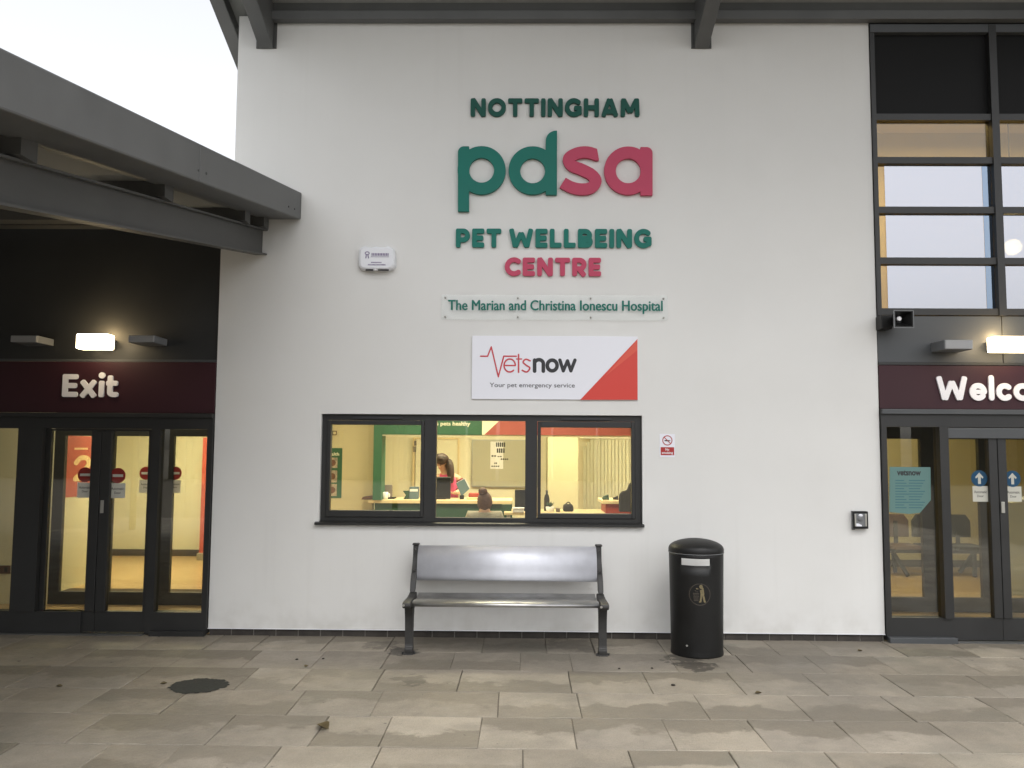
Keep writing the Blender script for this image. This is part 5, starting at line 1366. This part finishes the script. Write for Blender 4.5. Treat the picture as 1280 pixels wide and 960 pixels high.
# no smoking sign
ns = thing('no_smoking_sign', (X(833.5), 0, Z(572)), 'small white no smoking sign with a red panel beside the window', 'sign')
MB().box(X(824.5, 0, 557), X(843.5, 0, 557), -.004, -.0005, Z(571.5, 0, 834), Z(542.5, 0, 834)).build('plate', M['board'], ns, .0008)
YS = -.0045; cxs, czs = X(834.2, YS, 550.5), Z(550.5, YS, 834); rs = 6.4*DC/FPX
ringl = contours(arc(0, 0, .9, .9, 0, 360, .17)+path([(-.62, .62), (.62, -.62)], .15), (), 120)
link('ban_ring', polys_mesh('ban_ring', [[(cxs+p[0]*rs, czs+p[1]*rs) for p in q] for q in ringl], YS, .0012), M['signred'], ns)
cg = MB(); cg.box(cxs-rs*.55, cxs+rs*.40, YS-.0005, YS, czs-rs*.16, czs+rs*.06); cg.box(cxs+rs*.44, cxs+rs*.56, YS-.0005, YS, czs-rs*.16, czs+rs*.06)
cg.build('cigarette', M['black'], ns)
MB().box(X(825.8, 0, 565), X(842.6, 0, 565), YS-.001, YS, Z(569, 0, 834), Z(559, 0, 834)).build('red_panel', M['signred'], ns)
font_px(ns, 'lettering', 'No', (831.8, 560.3, 836.5, 563.3), YS-.0011, M['paper'], .0006, .02)
font_px(ns, 'lettering', 'smoking', (827.2, 564.4, 841.2, 568.2), YS-.0011, M['paper'], .0006, .02)

# alarm bell box
ab = thing('alarm_box', (X(472), 0, Z(340)), 'white plastic alarm bell box with small purple print', 'alarm box')
ax = lambda u: 420+u*100/1280
ay = lambda v: 290+v*70/896
out = [(385,300),(415,265),(480,245),(520,262),(590,262),(660,250),(730,262),(800,262),(850,245),(915,270),(950,310),(965,430),(965,560),(930,610),(860,632),(480,632),(410,615),(375,570),(370,430)]
bm = bmesh.new()
lay = []
for (Y, s) in ((-.001, 1.0), (-.045, 1.0), (-.07, .94), (-.082, .84)):
    cu_, cv_ = 667, 440
    lay.append([bm.verts.new((X(ax(cu_+(u-cu_)*s), 0, ay(cv_+(v-cv_)*s)), Y, Z(ay(cv_+(v-cv_)*s), 0, 472))) for u, v in out])
nO = len(out)
for a, b in zip(lay[:-1], lay[1:]):
    for i in range(nO): bm.faces.new((a[i], a[(i+1) % nO], b[(i+1) % nO], b[i]))
bm.faces.new(lay[-1]); bm.faces.new(lay[0][::-1]); bmesh.ops.recalc_face_normals(bm, faces=bm.faces)
me = bpy.data.meshes.new('housing'); bm.to_mesh(me); bm.free()
link('housing', me, M['plastic'], ab, .004)
YA = -.0825
def abx(u0, u1, v0, v1, y0=-.0018): return (X(ax(u0), YA, 315), X(ax(u1), YA, 315), YA+y0, YA, Z(ay(v1), YA, 472), Z(ay(v0), YA, 472))
ro = contours(arc(0, 0, .8, .55, 0, 360, .35)+path([(-.35, -.6), (-.5, -1.9)], .42)+path([(.25, -.6), (.55, -1.9)], .42), (), 90)
cxa, cza, sa = X(ax(500), YA, 315), Z(ay(340), YA, 472), .026
link('rosette', polys_mesh('rosette', [[(cxa+p[0]*sa, cza+p[1]*sa) for p in q] for q in ro], YA, .0018), M['purple'], ab)
tx = MB()
def dashes(u0, u1, v0, v1, n):
    for k in range(n):
        a = u0+(u1-u0)*k/n; b_ = a+(u1-u0)/n*.68; tx.box(*abx(a, b_, v0, v1))
dashes(570, 850, 338, 380, 11); dashes(560, 850, 392, 402, 18); dashes(565, 735, 478, 496, 10); dashes(515, 800, 514, 534, 14)
tx.build('print', M['purple'], ab)
MB().box(*abx(480, 600, 596, 622, -.003)).build('strobe_window', M['binblk'], ab, .002); MB().box(*abx(675, 850, 596, 622, -.003)).build('strobe_window', M['binblk'], ab, .002)
MB().cyl((X(ax(632), YA, 337), YA-.01, Z(ay(606), YA, 472)), (X(ax(632), YA, 337), YA-.0005, Z(ay(606), YA, 472)), .011, n=16).build('indicator', M['paper'], ab, 0, True)

# intercom
ic = thing('intercom', (X(1074), 0, Z(662)), 'small black framed intercom box on the white wall by the entrance', 'intercom')
YI_ = -.055
ixp = lambda u, v: (1050+u*60/1152, 625+v*50/960)
def ib_(u0, v0, u1, v1, y0, y1):
    (xa, ya), (xb, yb) = ixp(u0, v0), ixp(u1, v1)
    return (X(xa, YI_, ya), X(xb, YI_, ya), y0, y1, Z(yb, YI_, xa), Z(ya, YI_, xa))
MB().box(*ib_(318, 272, 675, 690, YI_, -.001)).build('case', M['binblk'], ic, .005)
MB().box(*ib_(345, 325, 640, 635, YI_-.002, YI_-.0003)).build('face_plate', M['plasticg'], ic)
MB().box(*ib_(345, 335, 380, 630, YI_-.008, YI_-.0022)).build('side_bar', M['alu'], ic, .002); MB().box(*ib_(595, 335, 636, 630, YI_-.008, YI_-.0022)).build('side_bar', M['alu'], ic, .002)
(cx_, cy_) = ixp(490, 370); blob('lens', (X(cx_, YI_, cy_), YI_-.004, Z(cy_, YI_, cx_)), (.022, .012, .015), M['board'], ic, 20)  # white dome paints the bright highlight at the top of the face
(cx_, cy_) = ixp(480, 440); blob('button_dome', (X(cx_, YI_, cy_), YI_-.002, Z(cy_, YI_, cx_)), (.03, .012, .03), M['plasticg'], ic, 20)
MB().prism([(X(ixp(u, v)[0], YI_, 655), Z(ixp(u, v)[1], YI_, 1074)) for u, v in ((372, 560), (440, 562), (520, 600), (515, 632), (372, 632))], YI_-.006, YI_-.0022).build('glint_plate', M['board'], ic)  # white shape paints the bright highlight at the foot of the face
MB().box(X(1064, 0, 650), X(1067, 0, 650), -.03, -.001, Z(662, 0, 1065), Z(638.5, 0, 1065)).build('side_gasket', M['plasticg'], ic, .003)

#@FURN
# ------------------------------------------------------------------ bench
fl_, fr_ = gnd(511.5, 816), gnd(753.5, 819.5)
ybn = float((fl_[1]+fr_[1])/2); bxl, bxr = float(fl_[0]), float(fr_[0])
bn = thing('bench', ((bxl+bxr)/2, ybn, 0), 'steel bench with black cast end frames below the wide window', 'bench')
yf = ybn-.17                                     # front of the seat
zse = HC-(752.5-559.5)/FPX*(DC+yf)               # height of the seat's front edge
yr = ybn+.29; zse_r = HC-(741-559.5)/FPX*(DC+yr)
zseat = (zse+.004)
ybk = ybn+.44; zbt = float(at(630, 683.5, ybk)[2]); ybk0 = ybn+.36; zbb = float(at(630, 725.5, ybk0)[2])
def sheet(prof, x0, x1, th, name, mat):
    n = len(prof); nor = []
    for i in range(n):
        a, b = prof[max(0, i-1)], prof[min(n-1, i+1)]; L = math.hypot(b[0]-a[0], b[1]-a[1]); nor.append((-(b[1]-a[1])/L, (b[0]-a[0])/L))
    poly = list(prof)+[(prof[i][0]-nor[i][0]*th, prof[i][1]-nor[i][1]*th) for i in range(n-1, -1, -1)]
    vs = [(x0, *p) for p in poly]+[(x1, *p) for p in poly]; m = len(poly)
    fs = [(i, (i+1) % m, (i+1) % m+m, i+m) for i in range(m)]+[tuple(range(m-1, -1, -1)), tuple(range(m, 2*m))]
    o = MB().add(vs, fs).build(name, mat, bn)
    for p in o.data.polygons: p.use_smooth = len(p.vertices) == 4
    return o
def cat2(ps, n=8):
    q = [ps[0]]+ps+[ps[-1]]; out = []
    for i in range(1, len(q)-2):
        for k in range(n):
            u = k/n; p0, p1, p2, p3 = (np.array(q[i+j]) for j in (-1, 0, 1, 2))
            out.append(tuple(map(float, .5*((2*p1)+(-p0+p2)*u+(2*p0-5*p1+4*p2-p3)*u*u+(-p0+3*p1-3*p2+p3)*u**3))))
    out.append(q[-2]); return out
# sections listed (y, z); the seat rolls down at its front, the back is a shallow forward curve
seat_prof = cat2([(yr, zseat+.018), (yr-.08, zseat-.004), (yr-.2, zseat-.006), (yf+.10, zseat+.012), (yf+.03, zseat+.010), (yf+.002, zseat-.006), (yf+.004, zseat-.030)])
sheet(seat_prof, bxl+.045, bxr-.045, -.004, 'seat', M['brushed'])
back_prof = cat2([(ybk+.055, zbt-.035), (ybk+.045, zbt-.006), (ybk+.015, zbt), (ybk-.035, zbt-.035), (ybk-.072, zbt-.085), (ybk-.094, zbt-.15), (ybk-.103, zbt-.22), (ybk0-.028, zbb+.03), (ybk0-.012, zbb), (ybk0+.02, zbb+.004)])
sheet(back_prof, bxl+.020, bxr-.020, .004, 'backrest', M['satin'])
for s, xb in ((-1, bxl), (1, bxr)):
    w = .072
    lg2 = MB(); lg2.xprism(cat2([(ybn-.045, 0), (ybn-.05, .05), (ybn-.026, .09), (ybn-.04, .30), (ybn-.075, zseat-.07), (ybn-.10, zseat-.051)], 5)+cat2([(ybn+.13, zseat-.051), (ybn+.085, zseat-.08), (ybn+.045, .30), (ybn+.03, .09), (ybn+.05, .05), (ybn+.045, 0)], 5), xb-w/2, xb+w/2)
    L_ = lg2.build('leg', M['cast'], bn, .008)
    MB().box(xb-.043, xb+.043, ybn-.06, ybn+.06, -.004, .010).build('foot_plate', M['cast'], L_, .006)
    for dx, dy in ((-.052, -.035), (.05, -.02)):
        MB().cyl((xb+dx*1.0, ybn+dy, -.002), (xb+dx*1.0, ybn+dy, .022), .012, n=6).build('bolt', M['cast'], L_)
    xo = xb+s*.0
    ar = MB(); ar.xprism([(yf-.01, zseat-.045), (yf-.026, zseat-.022), (yf-.02, zseat+.004), (yf+.012, zseat+.012), (ybn+.10, zseat+.004), (yr-.06, zseat+.012), (yr+.0, zseat+.022), (yr+.025, zseat+.012), (yr+.01, zseat-.035), (ybn+.14, zseat-.045), (ybn-.10, zseat-.05)], xo-(.042 if s < 0 else .030), xo+(.030 if s < 0 else .042))
    ar.build('seat_bracket', M['cast'], bn, .008)
    MB().cyl((xo+s*.0-.03, yf-.030, zseat-.015), (xo-.03, yf-.020, zseat-.015), .011, n=12).build('bracket_bolt', M['bolt'], bn)
    xk = xb+s*.008
    bk = MB(); bk.xprism(cat2([(yr-.05, zseat+.028), (yr+.0, zseat+.14), (ybk-.02, zbt-.14), (ybk+.012, zbt+.005)], 6)+cat2([(ybk+.06, zbt+.005), (ybk+.035, zbt-.14), (yr+.06, zseat+.14), (yr+.02, zseat+.05)], 6), xk-.026, xk+.026)
    bk.build('back_post', M['cast'], bn, .008)
    MB().box(xk-.034, xk+.034, ybk+.0, ybk+.07, zbt+.006, zbt+.026).build('post_cap', M['cast'], bn, .008)
    for zz in (zbt-.03, zbt-.22):
        MB().cyl((xk, ybk-.06-.3*(zbt-zz), zz), (xk, ybk-.02-.3*(zbt-zz), zz), .010, n=10).build('back_bolt', M['cast'], bn)

# ------------------------------------------------------------------ litter bin
bf = gnd(871, 824.0); RB = .252
bc = Vector((float(at(870.5, 750, float(bf[1])+RB)[0]), float(bf[1])+RB-.004, 0)); dpt = DC+bc.y
bin_ = thing('litter_bin', bc, 'round black litter bin with a domed lid beside the bench', 'bin')
zrim = HC-(687.5-561)/FPX*dpt; zband = HC-(682.5-561)/FPX*dpt; zdome = HC-(671.5-561)/FPX*dpt
zo1 = HC-(697-561)/FPX*(dpt-RB); zo0 = HC-(705.5-561)/FPX*(dpt-RB)
n_ = 96
zl = [0.0, .012, .05, .055, .13, .135, .30, .50, zo0-.10, zo0, zo0+.02, (zo0+zo1)/2, zo1, zo1+.012, zrim-.014]
def rad_at(z): return RB-.014+.014*min(1, z/zrim) + (.004 if z < .05 else 0)
bmv = MB(); vs = []; fs = []
for z in zl:
    for i in range(n_):
        a = 2*math.pi*i/n_; vs.append((bc.x+rad_at(z)*math.sin(a), bc.y-rad_at(z)*math.cos(a), z))
def is_open(j, i):
    a = (i+.5)/n_*360; front = abs((a+14+180) % 360-180) < 32; rear = abs(a-180) < 52
    zm = (zl[j]+zl[j+1])/2
    return (front and zo0 < zm < zo1) or (rear and zo0-.10 < zm < zo1+.0)
for j in range(len(zl)-1):
    for i in range(n_):
        if not is_open(j, i): fs.append((j*n_+i, j*n_+(i+1) % n_, (j+1)*n_+(i+1) % n_, (j+1)*n_+i))
fs.append(tuple(range(n_-1, -1, -1)))
bo = bmv.add(vs, fs).build('body', M['binblk'], bin_, 0, True)
sm = bo.modifiers.new('wall', 'SOLIDIFY'); sm.thickness = .012; sm.offset = -1
for p in bo.data.polygons:
    if len(p.vertices) > 4: p.use_smooth = False
lp = [(RB-.035, zrim-.012), (RB+.001, zrim-.012), (RB+.004, zrim-.008), (RB+.004, zband-.012), (RB+.001, zband)]
for k in range(1, 15):
    a = k/14*math.pi/2; lp.append((max(.001, RB*math.cos(a)), zband+(zdome-zband)*math.sin(a)**1.15))
lp += [(.001, zdome-.014), (RB-.035, zband-.03), (RB-.035, zrim-.012)]
MB().lathe(lp, (bc.x, bc.y, 0), 96).build('lid', M['binblk'], bin_, 0, True)
MB().lathe([(RB+.0045, zrim-.007), (RB+.0062, zrim-.006), (RB+.0062, zrim-.002), (RB+.0045, zrim-.001)], (bc.x, bc.y, 0), 96).build('rim_band', M['plasticg'], bin_, 0, True)
# liner top seen through the slot
MB().lathe([(RB-.05, .12), (RB-.05, zo0-.12), (RB-.046, zo0-.12), (RB-.046, .12)], (bc.x, bc.y, 0), 48).build('liner', M['plasticg'], bin_, 0, True)
def bend(me, off):
    for v in me.vertices:
        r = rad_at(v.co.z)+off+(0.0012 if v.co.y < -.0005 else 0); a = (v.co.x-bc.x)/r; v.co = (bc.x+r*math.sin(a), bc.y-r*math.cos(a), v.co.z)
cz_ = HC-(740-561)/FPX*(dpt-RB); sc_ = 13.6/FPX*(dpt-RB); cxb = bc.x-2.6/FPX*(dpt-RB)
def badge(name, pr, mat):
    lp_ = contours(pr, (), 130)
    # resample long edges so that the shape can follow the curve of the bin
    out = []
    for q in lp_:
        r_ = []
        for i in range(len(q)):
            a, b = np.array(q[i]), np.array(q[(i+1) % len(q)]); k = max(1, int(np.hypot(*(b-a))/.12))
            r_ += [tuple(a+(b-a)*u/k) for u in range(k)]
        out.append([(cxb+p[0]*sc_, cz_+p[1]*sc_) for p in r_])
    me = polys_mesh(name, out, 0, .002); bend(me, .0006); link(name, me, mat, bin_)
badge('badge_ring', arc(0, 0, .95, .95, 0, 360, .07), M['dkgold'])
badge('badge_figure', [('d', .10, .70, .16), ('c', .16, .50, .22, .05, .34), ('c', .14, .46, -.30, .52, .10), ('c', .15, .05, .05, -.62, .17), ('c', .26, .05, .42, -.62, .17), ('c', .05, -.66, -.04, -.66, .1), ('c', .42, -.66, .5, -.66, .1)], M['gold'])
badge('badge_basket', [('b', -.62, .08, -.08, .08, .09)]+[('c', -.56+.1*k, .05, -.50+.08*k, -.55, .05) for k in range(5)]+[('c', -.56, -.2, -.1, -.2, .05), ('c', -.52, -.55, -.15, -.55, .07), ('d', -.40, .32, .06), ('d', -.25, .24, .05)], M['dkgold'])
me = bpy.data.meshes.new('lock')
zz = HC-(803-561)/FPX*(dpt-RB); xa = bc.x-18/FPX*(dpt-RB); yy = bc.y-math.sqrt(rad_at(zz)**2-(xa-bc.x)**2)
MB().cyl((xa, yy-.006, zz), (xa, yy+.004, zz), .009, n=16).build('lock', M['bolt'], bin_)

# ------------------------------------------------------------------ odds and ends on the paving
def flat_patch(name, px, py, rx, ry, mat, label, cat, seed, th=.0025):
    c = gnd(px, py); r_ = np.random.default_rng(seed); n = 120
    ph = r_.uniform(0, 6.3, 6); pts = []
    for i in range(n):
        a = 2*math.pi*i/n; k = 1+.03*math.sin(3*a+ph[0])+.03*math.sin(7*a+ph[1])+.03*math.sin(17*a+ph[2])+r_.uniform(-.05, .05)
        pts.append((c[0]+rx*k*math.cos(a), c[1]+ry*k*math.sin(a)))
    vs = [(x, y, .004) for x, y in pts]+[(c[0]+(x-c[0])*.93, c[1]+(y-c[1])*.93, .004+th) for x, y in pts]
    fs = [tuple(range(n, 2*n))]+[(i, (i+1) % n, (i+1) % n+n, i+n) for i in range(n)]
    o = MB().add(vs, fs).build(name, mat); tag(o, label, cat); return o
cpt = gnd(248, 857.5)
flat_patch('dark_patch', 248.5, 857.5, .225, .205, M['tarmac'], 'dark ragged round patch on the paving in front of the exit', 'patch', 3)
def fallen_leaf(px, py, L, ang, label, curl=.02, name='fallen_leaf', group='dead leaves on the paving'):
    c = gnd(px, py); d = Vector((math.cos(ang), math.sin(ang), 0)); s = Vector((-d.y, d.x, 0)); o = Vector((c[0], c[1], .006))
    prof = [(-.55, 0.01), (-.5, .012), (-.3, .20), (-.1, .34), (.1, .33), (.3, .20), (.5, .02)]
    vs = []; fs = []
    for k, (u, w) in enumerate(prof):
        for j in (-1, 0, 1):
            vs.append(o+d*u*L+s*w*L*j+Vector((0, 0, curl*(abs(j)*w*2+u*u*.8)*1.0)))
    for k in range(len(prof)-1):
        for j in range(2): fs.append((k*3+j, (k+1)*3+j, (k+1)*3+j+1, k*3+j+1))
    ob = MB().add(vs, fs).build(name, M['leaf']); md = ob.modifiers.new('thick', 'SOLIDIFY'); md.thickness = .0015
    tag(ob, label, 'leaf', group); return ob
fallen_leaf(403.5, 911, .125, 2.4, 'largest curled brown leaf on the paving, towards the camera', .05)
fallen_leaf(204.5, 855.5, .05, .4, 'small dry leaf just beside the dark round patch', .02)
fallen_leaf(383, 834, .05, 1.2, 'small dark leaf between the patch and the bench foot', .02)
fallen_leaf(948, 867.5, .055, .2, 'small dark leaf on a slab joint beyond the bin', .02)
fallen_leaf(74, 859, .05, .2, 'small reddish leaf on the dim slabs before the exit post', .02)
fallen_leaf(1075, 814.5, .05, .2, 'small dark leaf close to the entrance sill', .02)
for (px, py, r_, lb) in ((841.5, 857, .018, 'round black gum spot on a pale slab before the bin'), (815, 836, .012, 'tiny black crumb nearest the bin foot'), (774, 836.5, .012, 'tiny black crumb close to the bench foot'), (371, 825, .014, 'tiny black crumb nearest the wall before the window'), (404, 824, .012, 'tiny black crumb between wall and bench')):
    c = gnd(px, py); tag(MB().lathe([(.0005, .004), (r_, .004), (r_*.8, .010), (.0005, .012)], (c[0], c[1], 0), 14).build('dirt_spot', M['dirt'], None, 0, True), lb, 'spot', 'dark specks on the paving')
